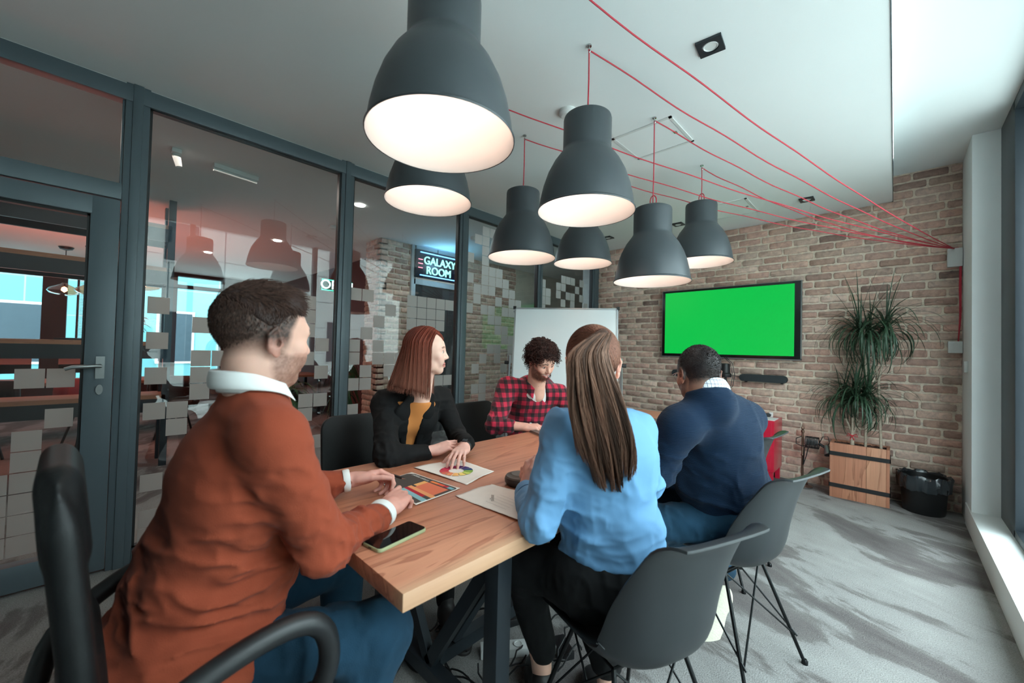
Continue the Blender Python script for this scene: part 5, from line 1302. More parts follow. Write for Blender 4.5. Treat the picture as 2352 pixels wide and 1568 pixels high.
def skin_strands_cap(C, M, sc, n, rng, zmin, ax=(.078, .099, .086), cen=(0, -.013, .046)):
    """points on the skull: returns local position and normal"""
    out = []
    while len(out) < n:
        v = rng.normal(size=3); v /= np.linalg.norm(v); p = v*A3(ax)+A3(cen)
        if zmin(p): out.append((p, unit(v/A3(ax))))
    return out

# ------------------------------------------------------------------ 1. man in the rust sweater
pA = person('bearded man in a rust sweater and white collar, holding a pen at the near end', (-1.2, .2, 0))
hC = A3((-1.0882, 0.2714, 1.2892)); hM = Rm(12, -2, 2); hs = 1.0
neck = A3((-1.1013, 0.2614, 1.1953))
SK1 = (214, 168, 150)
s, PH = head_solid(hC, hM, hs, neck=neck+A3((0, 0, -.05)), nr=.056, smile=.8)
rW = A3((-1.1342, 0.6370, 0.7820)); rH = A3((-1.2178, 0.7849, 0.8090)); rE = A3((-1.000, .395, .795))
dr = unit(rH-rW); zz = unit(A3((.30, -.25, .92))-dr*(A3((.30, -.25, .92))@dr)); MR = np.stack([dr, np.cross(zz, dr), zz], 1)
sR = hand_solid(rW, MR, s=s, sc=1.02, curl=((12, 55, 40), (30, 60, 40), (40, 60, 40), (48, 60, 35)), thumb=(28, 35, 12, 10), arm=rW-dr*.06)
lW = A3((-1.3896, 0.6473, 0.8092)); dl = unit(A3((.30, .94, .10))); zl = A3((-.50, .05, .86)); zl = unit(zl-dl*(zl@dl)); ML = np.stack([dl, -np.cross(zl, dl), zl], 1)
sL = hand_solid(lW, ML, s=s, sc=1.02, curl=((38, 50, 30), (50, 60, 35), (55, 65, 40), (60, 65, 40)), thumb=(20, 10, 8, 10), arm=lW-dl*.06)
hc = head_colors(hC, hM, hs, SK1, (190, 110, 100), (70, 50, 36), fade=((60, 47, 42), -.030, .045, .95), beard=((104, 66, 52), .72))
def gc(sk): return hand_colors(sk, None, None)
core(s, (-1.18, .235, .97), neck, (-.995, .265, 1.065), (-1.325, .285, 1.065), rE, (-1.42, .47, .80), rW, lW)
np_mesh('body', [s.mesh(.0026)], SKM, pA, multi_colors([(None, 0, hc), (rW+dr*.1, .26, gc((216, 160, 146))), (lW+dl*.1, .22, gc((216, 160, 146)))]), 1)
sw = Solid()
pel = (-1.225, .170, .575); wai = (-1.225, .215, .74); che = (-1.17, .245, .955); nek = neck+A3((-.01, -.0, -.035)); shR = (-.995, .275, 1.075); shL = (-1.325, .290, 1.075); fw_ = unit((.08, 1, -.05))
torso(sw, pel, wai, che, nek, shR, shL, fw_, r=(.178, .164, .165), f=(.88, .82, .76), sh=.060)
sw.ell((-1.21, .30, .72), (.15, .10, .10), None, .06); sw.ell((-1.20, .175, .56), (.205, .195, .12), None, .06)
sleeve(sw, shR, rE, rW-dr*.042, (.066, .056, .036)); lE = (-1.42, .47, .80); sleeve(sw, shL, lE, lW-dl*.035, (.070, .055, .038))
sw.plane(neck+hM@A3((0, 0, .018)), hM@A3((0, .35, 1)), .006, (neck, .14))
sw.field(folds(.016, 9, (0, .25, 1), 2.6, 1, lambda q: np.exp(-((q[:, 2]-.74)/.15)**2)))
sw.field(folds(.011, 17, rW-rE, 2.6, 4, near(rE+(rW-rE)*.35, .16))); sw.field(folds(.010, 12, (.3, .2, 1), 2.0, 6, near((-1.0, .30, .95), .14)))
sw.field(folds(.005, 7, (.2, 1, 1), 1.5, 9))
RUST = fabric('rust_knit', S(142, 66, 45), .9, .35, 420, .35, .04)
np_mesh('sweater', [sw.mesh(.005)], RUST, pA, None, 2)
collar(neck+A3((.0, -.006, -.012)), Rm(2, 14, 0), WHITE, pA, r=(.064, .066), h=.044, drop=.030, open_=34, tip=.035, out=.012)
band('shirt_cuff', rW-dr*.026, dr, .043, .024, WHITE, pA, .92, MR[:, 2]); band('shirt_cuff', lW-dl*.024, dl, .042, .022, WHITE, pA, .88, ML[:, 2])
jn = Solid(); jn.cap((-1.30, .16, .56), (-1.14, .16, .56), .105, None, .05)
leg(jn, (-1.12, .22, .548), (-.985, .545, .525), (-1.0, .41, .12), (.082, .078, .050)); leg(jn, (-1.33, .22, .555), (-1.40, .62, .535), (-1.42, .64, .10), (.084, .076, .052))
jn.field(folds(.010, 14, (0, 1, 0), 2.4, 12, near((-1.05, .42, .6), .25)))
np_mesh('jeans', [jn.mesh(.006)], JEANS, pA, None, 2)
SHM = mat('shoe_dark', S(40, 38, 38), .5)
shoe('shoe', (-1.0, .38, .0), (-.98, .65, .0), SHM, pA); shoe('shoe', (-1.43, .61, .0), (-1.45, .88, .0), SHM, pA)
# hair: short faded sides, longer swept top
rng = np.random.default_rng(1)
hh = Solid(); Pl = lambda x, y, z: hC+hM@(A3((x, y, z))*hs)
hh.ell(Pl(0, -.014, .049), A3((.0775, .0975, .085))*hs, hM, .01); hh.ell(Pl(0, .040, .097), A3((.056, .050, .038))*hs, hM, .03)
hh.plane(Pl(0, .084, .078), hM@A3((0, 1, -.30)), .012); hh.plane(Pl(0, .01, .042), hM@A3((0, .35, -1)), .010, (Pl(0, .06, .0), .125)); hh.plane(Pl(0, -.03, .034), hM@A3((0, -.85, -1)), .010)
hh.field(lambda P, d: d-(.004*(vnoise(P, 55, 2)-.5)*((np.abs(d) < .02))).astype(np.float32))
hv, hf = hh.mesh(.004)
paths = []
for p, nrm in skin_strands_cap(hC, hM, hs, 4600, rng, lambda p: p[2] > (.034 if p[1] > -.03 else .034-(-.03-p[1])*1.1) + max(0, p[1]-.02)*.8 and p[1] < .080, ax=(.0780, .0965, .0900), cen=(0, -.013, .050)):
    top = np.clip((p[2]-.06)/.06, 0, 1); L = (.005+.030*top*(1+.3*(p[1] > .02)))*rng.uniform(.7, 1.2); dirv = nrm*(.12+.16*top)+top*A3((.10, 1.0, .10+.30*(p[1] > .04)))+(1-top)*A3((0, -.15, -.9)); pts = [p*1.0]; dv = unit(dirv+rng.normal(size=3)*.16)
    for j in range(4): pts.append(pts[-1]+dv*L/4); dv = unit(dv+A3((0, .1*top, -.16)))
    c = A3(S(66, 45, 37)[:3])*rng.uniform(.5, 1.5); paths.append(([hC+hM@(q*hs) for q in pts], c))
hb = strands('hair', paths, .0009, HM, pA)
np_mesh('hair_base', [(hv, hf)], HM, None, lambda v: np.tile(A3(S(44, 31, 28)[:3]), (len(v), 1))*(.9+.7*vnoise(v, 90, 1)[:, None]), 1).parent = hb
# pen held by the same man
t = thing('pen', 'black pen held between the fingers of the man in the rust sweater', 'pen', tuple((-1.3687, 0.7785, 0.8072)))
MB().tube([A3((-1.4439, 0.7687, 0.8035))-A3(t.location), A3((-1.2943, 0.7877, 0.8052))-A3(t.location)], .0048, 12).build('barrel', M['black_plastic'], t, smooth=True)
MB().tube([A3((-1.2943, 0.7877, 0.8052))-A3(t.location), A3((-1.2775, 0.7900, 0.8056))-A3(t.location)], [.0046, .001], 12).build('tip', M['chrome'], t, smooth=True)

# ------------------------------------------------------------------ 2. red-haired woman in black blazer
pR = person('red-haired woman in a black blazer and orange top, looking to the right', (-1.9, 1.15, 0))
hC = A3((-1.7359, 1.1761, 1.2528)); hM = Rm(-40, 0, 0); hs = .95; neck = A3((-1.8088, 1.1814, 1.0375)); SK2 = (232, 192, 174)
s, PH = head_solid(hC, hM, hs, fem=1, neck=neck+A3((0, 0, -.06)), nr=.047)
fwd = unit((.95, -.25, 0)); latR = unit(A3((fwd[1], -fwd[0], 0)))
s.cap(neck+A3((0, 0, -.03)), neck+fwd*.01+A3((0, 0, -.07)), .050, .052, .02, flat=fwd, f=.7)
rW = A3((-1.6072, 1.1325, 0.7897)); dr = unit(A3((-1.5398, 1.2587, 0.8290))-rW); zz = A3((.25, -.25, .93)); zz = unit(zz-dr*(zz@dr)); MR = np.stack([dr, np.cross(zz, dr), zz], 1)
hand_solid(rW, MR, s=s, sc=.92, curl=((18, 35, 20), (24, 40, 20), (28, 40, 20), (32, 40, 20)), thumb=(30, 25, 10, 15), arm=rW-dr*.07, armr=(.024, .032))
lW = A3((-1.4798, 1.2267, 0.8154)); tipL = A3((-1.385, 1.085, .772)); dl = unit(tipL-lW+A3((0, 0, .03))); zl = unit(A3((0, 0, 1))-dl*dl[2]); ML = np.stack([dl, -np.cross(zl, dl), zl], 1)
hand_solid(lW, ML, s=s, sc=.92, curl=((28, 22, 12), (24, 24, 14), (26, 24, 14), (30, 26, 14)), spread=(10, 3, -4, -12), thumb=(48, 28, 5, 12), arm=lW-dl*.07, armr=(.024, .032))
hc = head_colors(hC, hM, hs, SK2, (190, 110, 104), (70, 60, 50), brow=(128, 84, 66), flush=.45)
core(s, (-1.92, 1.18, .91), neck, (-1.9376, 1.0588, 0.9871), (-1.8657, 1.3638, 0.9959), (-1.6513, 0.9238, 0.7802), (-1.7414, 1.3917, 0.8027), rW, lW, .05)
np_mesh('body', [s.mesh(.0028)], SKM, pR, multi_colors([(None, 0, hc), (rW+dr*.05, .16, gc((226, 178, 164))), (lW+dl*.08, .17, gc((226, 178, 164)))]), 1)
pel = A3((-1.98, 1.20, .56)); wai = A3((-1.97, 1.19, .74)); che = A3((-1.925, 1.18, .91)); nek = neck+A3((-.02, 0, -.03)); shR = A3((-1.9376, 1.0588, 0.9871)); shL = A3((-1.8657, 1.3638, 0.9959))
tp_ = Solid(); torso(tp_, pel, wai, che, nek, shR*.8+nek*.2, shL*.8+nek*.2, fwd, r=(.152, .130, .150), f=(.86, .82, .78), sh=.052)
tp_.ell(che+fwd*.08+latR*.06+A3((0, 0, -.02)), (.06, .06, .06), None, .05); tp_.ell(che+fwd*.08-latR*.06+A3((0, 0, -.02)), (.06, .06, .06), None, .05)
tp_.ell(che+fwd*.035+A3((0, 0, .055)), (.10, .10, .08), None, .05)
tp_.cap(che+A3((0, 0, .03)), neck+fwd*.01+A3((0, 0, -.03)), .10, .066, .03, flat=fwd, f=.85)
tp_.plane(neck+fwd*.05+A3((0, 0, -.036)), unit(fwd*.12+A3((0, 0, 1))), .006)
ORG = fabric('amber_jersey', S(206, 134, 74), .85, .2, 400, .1, .03); np_mesh('top', [tp_.mesh(.005)], ORG, pR, None, 2)
bl_ = Solid(); torso(bl_, pel, wai, che, nek, shR, shL, fwd, r=(.162, .140, .160), f=(.86, .82, .78), sh=.058)
bl_.ell(che+fwd*.075+latR*.07+A3((0, 0, -.02)), (.07, .07, .07), None, .05); bl_.ell(che+fwd*.075-latR*.07+A3((0, 0, -.02)), (.07, .07, .07), None, .05)
rE = A3((-1.6513, 0.9238, 0.7802)); lE = A3((-1.7414, 1.3917, 0.8027))
sleeve(bl_, shR, rE, rW-dr*.035, (.062, .052, .040)); sleeve(bl_, shL, lE, lW-dl*.045, (.060, .048, .038))
fc = neck+fwd*.16; o0 = neck+fwd*.075+A3((0, 0, .0)); o1 = che+fwd*.155+A3((0, 0, .02)); o2 = wai+fwd*.125; o2 = A3((o2[0], o2[1], .72))
bl_.cap(o0, o1, .040, .036, .004, 's', flat=fwd, f=2.4); bl_.cap(o1, o2, .036, .022, .004, 's', flat=fwd, f=2.4); bl_.cap(neck+A3((0, 0, .10)), neck+A3((0, 0, -.02)), .066, .056, .01, 's')
bl_.field(folds(.007, 10, (0, 0, 1), 1.8, 21)); bl_.field(folds(.008, 16, rW-rE, 2.4, 22, near(rE, .14)))
BLK = fabric('black_suiting', S(24, 25, 26), .8, .08, 500, .1, .03); np_mesh('blazer', [bl_.mesh(.005)], BLK, pR, None, 2)
# lapels folded along the opening
for sg in (1, -1):
    lp = Solid(); a0 = neck+fwd*.040+latR*sg*.054+A3((0, 0, -.012)); a1 = o1+latR*sg*.064-fwd*.002+A3((0, 0, .02)); a2 = o2+latR*sg*.030+fwd*.006
    lp.cap(a0, a1, .022, .034, .01, flat=fwd, f=.34); lp.cap(a1, a2, .034, .008, .01, flat=fwd, f=.34); np_mesh('lapel', [lp.mesh(.004)], BLK, pR, None, 2)
tr = Solid(); tr.cap(pel+latR*.08, pel-latR*.08, .12, None, .04)
for sg in (1, -1): leg(tr, pel+latR*sg*.09, pel+fwd*.42+latR*sg*.09+A3((0, 0, -.04)), pel+fwd*.45+latR*sg*.09+A3((0, 0, -.46)), (.085, .062, .042))
np_mesh('trousers', [tr.mesh(.008)], BLK, pR, None, 2)
for sg in (1, -1): q = pel+fwd*.43+latR*sg*.09; shoe('shoe', (q[0], q[1], 0), tuple(A3((q[0], q[1], 0))+fwd*.24), SHM, pR)
band('watch_strap', lW+dl*.0-dl*.015, dl, .0285, .016, M['black_plastic'], pR, .82, ML[:, 2], .003)
wf = MB().prism(rrect(.034, .022, .006, 4), 0, .007, Matrix([list(ML[i])+[(lW-dl*.015+ML[:, 2]*.0235)[i]] for i in range(3)]+[[0, 0, 0, 1]])); o = wf.build('watch_face', M['black_plastic'], pR, smooth=True); o.location = -pR.location
# straight bob
rng = np.random.default_rng(2); paths = []
def bobpath(phi, lift, zend, rnd):
    """phi 0 = front, measured towards +x (her right) and back"""
    cx, cy = math.sin(phi), math.cos(phi); pts = []; ph0 = phi
    pa = phi if phi <= PI else phi-2*PI
    p0 = A3((.012+.0*rnd, .086-.150*min(1, max(0, abs(pa)-1.25)/1.6), .134-.012*(abs(phi) > 2)))
    p0[2] = .046+.092*math.sqrt(max(0, 1-(p0[1]+.012)**2/.105**2))*1.02
    for k in range(22):
        u = k/21; fr2 = .48+.52*min(1, u/.40); bl2 = min(1, max(0, (abs(pa)-1.0)/1.4)); ph = pa*(fr2*(1-bl2)+bl2); cx, cy = math.sin(ph), math.cos(ph)
        if u < .42:
            a = u/.42*PI/2; ex, ey, ez = .090+lift, .112+lift, .100+lift; q = A3((cx*ex*math.sin(a), -.012+cy*ey*math.sin(a), .040+ez*math.cos(a)))
            w = math.sin(a)**.7; p = p0*(1-w)+q*w+A3((0, 0, lift))
        else:
            v = (u-.42)/.58; z = .040+(zend-.040)*v; rb = 1+(.62*max(0, -cy)+.02)*v**1.1-.10*max(0, cy)*v; rs = 1+.02*v-.10*v*v*(1-max(0, -cy))
            p = A3((cx*(.090+lift)*rs, -.012+cy*(.112+lift)*rb, z))
        pts.append(p)
    return pts
def bobcol(v, base=None):
    q = ((v-hC)@hM)/hs; z = q[:, 2]; w = np.clip((.12-z)/.30, 0, 1)[:, None]
    return A3(S(132, 62, 46)[:3])*(1-w)+A3(S(158, 104, 86)[:3])*w
G = []; nphi = 90
for i in range(nphi+1):
    phi = math.radians(80)+math.radians(360-160)*i/nphi
    G.append(bobpath(phi, -.006, -.205-.035*math.cos(phi), 0))
G = A3(G); V = hC+(G.reshape(-1, 3)*hs)@hM.T; nk_ = 22
F = A3([(i*nk_+k, i*nk_+k+1, (i+1)*nk_+k+1, (i+1)*nk_+k) for i in range(nphi) for k in range(nk_-1)])
for i in range(1900):
    phi = math.radians(rng.uniform(68, 292)); lift = rng.uniform(-.005, .005); clump = .003*math.sin(phi*37)+.002*math.sin(phi*83); ze = -.220-.035*math.cos(phi)+rng.uniform(-.016, .012)
    pts = A3(bobpath(phi+rng.normal()*.008, lift+clump, ze, 0)); pts += np.cumsum(rng.normal(size=pts.shape)*.0006, 0)
    W_ = hC+(pts*hs)@hM.T; c = A3(S(146, 82, 64)[:3])*rng.uniform(.55, 1.5)*(.85+.3*math.sin(phi*41)); paths.append((W_, c))
hb = strands('hair', paths, .0011, HM, pR)
cols_ = hb.data.color_attributes['Col']; n_ = len(hb.data.vertices); vv = np.empty(n_*3, np.float32); hb.data.vertices.foreach_get('co', vv); vv = vv.reshape(-1, 3).astype(float); cc_ = np.empty(n_*4, np.float32); cols_.data.foreach_get('color', cc_); cc_ = cc_.reshape(-1, 4); cc_[:, :3] *= bobcol(vv)/A3(S(146, 82, 64)[:3]); cols_.data.foreach_set('color', cc_.ravel())
o = np_mesh('hair_base', [(V, F)], HM, None, lambda v: bobcol(v)*(.55+.5*vnoise(v*A3((1, 1, .1)), 160, 1)[:, None]), 0); o.parent = hb; so = o.modifiers.new('t', 'SOLIDIFY'); so.thickness = .010; so.offset = -1

# ------------------------------------------------------------------ 3. curly-haired man in plaid
pC = person('curly dark-haired bearded man in a red and black plaid shirt, smiling down', (-1.95, 2.15, 0))
hC = A3((-1.7543, 2.1174, 1.2080)); hM = Rm(-103, -30, 8); hs = 1.0; neck = A3((-1.8490, 2.1700, 1.0365)); SK3 = (222, 176, 156)
s, PH = head_solid(hC, hM, hs, neck=neck+A3((0, 0, -.06)), nr=.060, smile=1.6)
rW = A3((-1.7650, 1.9666, 0.7771)); rE = A3((-1.9214, 1.8576, 0.7811)); lE = A3((-1.7266, 2.4479, 0.7726)); lW = A3((-1.6569, 2.2380, 0.7456))
core(s, (-1.92, 2.24, .93), neck, (-2.0107, 2.0424, 1.0264), (-1.7850, 2.3578, 0.9881), rE, lE, rW, lW, .055)
fwd = unit((.97, -.15, 0)); latR = unit(A3((fwd[1], -fwd[0], 0)))
rW = A3((-1.7650, 1.9666, 0.7771)); dr = unit(A3((-1.6615, 2.1074, 0.7902))-rW); dr = unit(dr+A3((.35, 0, 0))); zz = unit(A3((.1, -.2, 1))); zz = unit(zz-dr*(zz@dr)); MR = np.stack([dr, np.cross(zz, dr), zz], 1)
rE = A3((-1.9214, 1.8576, 0.7811)); lE = A3((-1.7266, 2.4479, 0.7726)); lW = A3((-1.6569, 2.2380, 0.7456))
hand_solid(rW, MR, s=s, curl=((30, 40, 25), (34, 45, 25), (38, 45, 25), (42, 45, 25)), thumb=(30, 30, 8, 12), arm=rE*.55+rW*.45, armr=(.029, .040))
dl = unit(A3((.5, -.75, -.02))); zl = unit(A3((0, 0, 1))-dl*dl[2]); ML = np.stack([dl, -np.cross(zl, dl), zl], 1)
hand_solid(lW, ML, s=s, curl=((30, 40, 25),)*4, arm=lW-dl*.10, armr=(.029, .040))
hc = head_colors(hC, hM, hs, SK3, (176, 96, 92), (60, 40, 30), beard=((84, 52, 42), .75), brow=(44, 26, 22))
def hcC(v):
    c = hc(v); q = ((v-hC)@hM)/hs; m = (q[:, 1] > .078) & (np.abs(q[:, 0]) < .026) & (np.abs(q[:, 2]+.0565-.010*np.abs(q[:, 0])/.02) < .0042); c[m] = S(225, 218, 208)[:3]; return c
np_mesh('body', [s.mesh(.0030)], SKM, pC, multi_colors([(None, 0, hcC), (rW, .22, gc((222, 170, 152))), (lW, .20, gc((222, 170, 152)))]), 1)
pel = A3((-1.97, 2.28, .56)); wai = A3((-1.97, 2.28, .74)); che = A3((-1.92, 2.25, .93)); nek = neck+A3((-.02, 0, -.03)); shR = A3((-2.0061, 2.0470, 1.0172)); shL = A3((-1.7803, 2.3630, 0.9659))
te = Solid(); te.cap(neck+A3((0, 0, -.05)), che+A3((0, 0, .0)), .092, .150, .03, flat=fwd, f=.72); te.cap(che, che+A3((0, 0, -.12)), .150, .15, .03, flat=fwd, f=.72); te.cap(neck+A3((0, 0, .06)), neck+fwd*.04+A3((0, 0, -.035)), .06, .045, .006, 's'); np_mesh('tee_shirt', [te.mesh(.006)], WHITE, pC, None, 2)
pt = NT('plaid_flannel'); cpl = pt.coords(); sx = pt.add('ShaderNodeSeparateXYZ'); pt.link(cpl, sx.inputs[0])
def stripe(expr, pitch, width):
    m = pt.add('ShaderNodeMath', operation='DIVIDE'); pt.link(expr, m.inputs[0]); m.inputs[1].default_value = pitch; f = pt.add('ShaderNodeMath', operation='FRACT'); pt.link(m.outputs[0], f.inputs[0])
    g_ = pt.add('ShaderNodeMath', operation='LESS_THAN'); pt.link(f.outputs[0], g_.inputs[0]); g_.inputs[1].default_value = width; return g_.outputs[0]
xy = pt.add('ShaderNodeMath', operation='MULTIPLY_ADD'); pt.link(sx.outputs['X'], xy.inputs[0]); xy.inputs[1].default_value = .55; pt.link(sx.outputs['Y'], xy.inputs[2])
a_ = stripe(sx.outputs['Z'], .058, .48); b_ = stripe(xy.outputs[0], .056, .46)
c_ = pt.mix(a_, S(186, 30, 62), S(92, 18, 36)); c2 = pt.mix(a_, S(104, 22, 42), S(22, 16, 20)); pt.base(pt.mix(b_, c_, c2)); pt.p.inputs['Roughness'].default_value = .85; pt.p.inputs['Sheen Weight'].default_value = .15
st = Solid(); torso(st, pel, wai, che, nek, shR, shL, fwd, r=(.185, .178, .182), f=(.86, .82, .74), sh=.060)
sleeve(st, shR, rE, rE*.55+rW*.45, (.070, .060, .050)); sleeve(st, shL, lE, lW-dl*.12, (.068, .055, .045))
st.cap(neck+A3((0, 0, .08)), neck+fwd*.06+A3((0, 0, -.03)), .062, .05, .01, 's'); st.cap(neck+fwd*.07+A3((0, 0, .0)), che+fwd*.15+A3((0, 0, -.02)), .048, .010, .004, 's', flat=fwd, f=2.2)
st.field(folds(.008, 10, (0, 0, 1), 1.8, 31)); st.field(folds(.012, 15, rW-rE, 2.4, 32, near(rE, .15)))
np_mesh('plaid_shirt', [st.mesh(.0055)], pt.m, pC, None, 2)
collar(neck+A3((.005, 0, .002)), Rm(-99, -12, 0), pt.m, pC, r=(.078, .078), h=.032, open_=42, tip=.035, out=.012)
tr = Solid(); tr.cap(pel+latR*.08, pel-latR*.08, .12, None, .04)
for sg in (1, -1): leg(tr, pel+latR*sg*.09, pel+fwd*.44+latR*sg*.10+A3((0, 0, -.04)), pel+fwd*.46+latR*sg*.10+A3((0, 0, -.46)), (.085, .066, .048))
np_mesh('trousers', [tr.mesh(.008)], BLK, pC, None, 2)
for sg in (1, -1): q = pel+fwd*.44+latR*sg*.10; shoe('shoe', (q[0], q[1], 0), tuple(A3((q[0], q[1], 0))+fwd*.26), SHM, pC)
rng = np.random.default_rng(3); paths = []; rr_ = []
def curlroot(p): return (p[2] > .022+max(0, p[1])*.40 or p[1] < -.02 and p[2] > -.045) and not (p[1] > .074 and p[2] < .075)
for p, nrm in skin_strands_cap(hC, hM, hs, 900, rng, curlroot, ax=(.080, .100, .092)):
    L = rng.uniform(.045, .085)*(1+.25*(p[2] > .07)); rad = rng.uniform(.005, .009); tw = rng.uniform(2.0, 3.6)*2*PI; ph = rng.uniform(0, 6.3)
    dv = unit(nrm*1.0+A3((0, .15*(p[1] > .02), .10))+rng.normal(size=3)*.25); a = unit(np.cross(dv, (.3, .5, .8))); b = np.cross(dv, a); N = 22; pts = []
    for j in range(N):
        u = j/(N-1); q = p+dv*L*u*.62+A3((0, .03, -.28))*L*u*u*1.1; pts.append(q+(a*math.cos(tw*u+ph)+b*math.sin(tw*u+ph))*rad*min(1, u*4))
    c = A3(S(52, 30, 26)[:3])*rng.uniform(.45, 1.7); paths.append((hC+(A3(pts)*hs)@hM.T, c)); rr_.append(.0022)
hb = strands('hair', paths, rr_, HM, pC, n=4, taper=.5)
cs_ = Solid(); cs_.ell(hC+hM@A3((0, -.022, .056)), (.088, .108, .095), hM, .01); cs_.plane(hC+hM@A3((0, .070, .06)), hM@A3((0, 1, -.5)), .01); cs_.plane(hC+hM@A3((0, .02, .02)), hM@A3((0, .7, -1)), .01)
cs_.field(lambda P, d: d-(.010*(vnoise(P, 45, 2)-.5)*(np.abs(d) < .03)).astype(np.float32))
o = np_mesh('hair_base', [cs_.mesh(.005)], HM, None, lambda v: np.tile(A3(S(34, 22, 20)[:3]), (len(v), 1)), 1); o.parent = hb
bd_ = []; 
for i in range(260):
    x = rng.uniform(-.062, .062); zb = -.055-.05*(1-(abs(x)/.07)**2)*rng.uniform(0, 1)-.01; y = .088*math.sqrt(max(.05, 1-(x/.072)**2))*(.98+.0*zb)+.004; p = A3((x, y+(-.012 if zb < -.09 else 0), zb))
    if abs(x) < .022 and zb > -.070: continue
    q = p+A3((x*.15, .006, -.010))*rng.uniform(.6, 1.4); bd_.append((hC+(A3([p, (p+q)/2+A3((0, .002, 0)), q])*hs)@hM.T, A3(S(86, 54, 44)[:3])*rng.uniform(.6, 1.5)))
strands('beard', bd_, .0008, HM, pC)

# ------------------------------------------------------------------ 4. woman in the blue shirt with a ponytail
pB = person('woman seen from behind in a blue shirt and black trousers with a long brown ponytail', (-.65, 1.15, 0))
hC = A3((-0.6785, 1.0698, 1.2325)); hM = Rm(41, -6, -2); hs = .98; neck = A3((-0.6566, 1.0663, 1.1218)); SK4 = (224, 178, 158)
s, PH = head_solid(hC, hM, hs, fem=1, neck=neck+A3((0, 0, -.05)), nr=.050)
lW = A3((-0.9609, 1.0881, 0.7899)); lE = A3((-0.7453, 0.9070, 0.7883)); dl = unit(A3((-.30, .38, .55))); zl = A3((-.75, -.55, .1)); zl = unit(zl-dl*(zl@dl)); ML = np.stack([dl, -np.cross(zl, dl), zl], 1)
rW = A3((-.93, 1.20, .80)); dr = unit(A3((-.55, -.35, .45))); zz = A3((-.2, .4, .9)); zz = unit(zz-dr*(zz@dr)); MR = np.stack([dr, np.cross(zz, dr), zz], 1)
hand_solid(lW, ML, s=s, sc=.92, curl=((50, 60, 35), (55, 65, 35), (60, 65, 35), (62, 65, 35)), thumb=(30, 10, 20, 20), arm=lW-dl*.05+(lE-lW)*.2, armr=(.024, .031))
hand_solid(rW, MR, s=s, sc=.92, curl=((50, 60, 35), (55, 60, 35), (55, 60, 35), (58, 60, 35)), thumb=(35, 15, 20, 20), arm=rW-dr*.06, armr=(.024, .031))
aL = A3((-0.9171, 1.1502, 0.0833)); aR = A3((-0.7169, 1.2580, 0.1391)); kL = A3((-0.9295, 1.0422, 0.5358)); kR = A3((-.92, 1.30, .52))
core(s, (-.655, 1.105, .95), neck, (-0.6071, 1.2276, 1.0291), (-0.7173, 0.9821, 1.0498), A3((-.66, 1.45, .79)), lE, rW, lW, .07)
for k_, a_ in ((kL, aL), (kR, aR)): s.cap((-.65, 1.13, .85), (-.64, 1.15, .62), .05, .05, .01); s.cap((-.64, 1.15, .62), k_, .05, .04, .01); s.cap(k_, a_+A3((0, 0, .06)), .035, .034, .01); s.cap(a_+A3((0, 0, .08)), a_+A3((0, 0, -.03)), .034, .030, .01)
hc = head_colors(hC, hM, hs, SK4, (180, 100, 96), (60, 50, 40)); np_mesh('body', [s.mesh(.0029)], SKM, pB, multi_colors([(None, 0, hc), (lW+dl*.08, .15, gc((216, 164, 148))), (rW+dr*.06, .12, gc((216, 164, 148)))]), 1)
pel = A3((-.635, 1.150, .585)); wai = A3((-.640, 1.130, .735)); che = A3((-.655, 1.105, .95)); nek = neck+A3((.005, .0, -.045)); shL = A3((-0.7173, 0.9821, 1.0498)); shR = A3((-0.6071, 1.2276, 1.0291)); fwd = unit((-.72, .69, 0)); latR = unit(A3((fwd[1], -fwd[0], 0)))
bs = Solid(); torso(bs, pel+A3((0, 0, .03)), wai, che, nek, shR, shL, fwd, r=(.160, .138, .156), f=(.76, .74, .66), sh=.050)
rE = A3((-.66, 1.45, .79)); sleeve(bs, shL, lE, lW-dl*.02+(lE-lW)*.12, (.060, .050, .038)); sleeve(bs, shR, rE, rW-dr*.03, (.058, .046, .036))
bs.field(folds(.010, 8, (0, 0, 1), 2.0, 41, lambda q: np.exp(-((q[:, 2]-.74)/.13)**2))); bs.field(folds(.012, 13, lW-lE, 2.2, 42, near(lE, .17))); bs.field(folds(.006, 8, (.5, .5, 1), 1.5, 43)); bs.field(folds(.008, 11, (.5, .1, 1), 2.2, 44, near(shL+A3((0, 0, -.1)), .12)))
bs.plane(neck+A3((0, 0, -.012)), A3((0, 0, 1)), .008, (neck, .12)); bs.plane(pel+A3((0, 0, .062)), A3((0, 0, -1)), .012)
BLU = fabric('sky_blue_cotton', S(102, 148, 188), .62, .15, 500, .1, .03); np_mesh('shirt', [bs.mesh(.0045)], BLU, pB, None, 2)
collar(neck+A3((0, 0, -.03)), Rm(46, 8, 0), BLU, pB, r=(.060, .062), h=.030, open_=30, out=.010)
band('shirt_cuff', lW-dl*.012+(lE-lW)*.14, lW-lE, .043, .045, BLU, pB, .92, ML[:, 2], .003)
tr = Solid(); tr.cap(pel+latR*.07, pel-latR*.07, .135, None, .04, flat=fwd, f=.95); tr.cap(pel+A3((0, 0, .05)), pel+A3((0, 0, .115)), .150, .138, .02, flat=fwd, f=.80)
leg(tr, pel-latR*.08, kL, aL+A3((0, 0, .125)), (.095, .066, .050)); leg(tr, pel+latR*.08, kR, aR+A3((0, 0, .07)), (.095, .066, .050))
tr.plane(pel+A3((0, 0, .085)), A3((0, 0, 1)), .004)
tr.field(folds(.006, 14, kL-pel, 2.0, 45)); np_mesh('trousers', [tr.mesh(.006)], BLK, pB, None, 2)
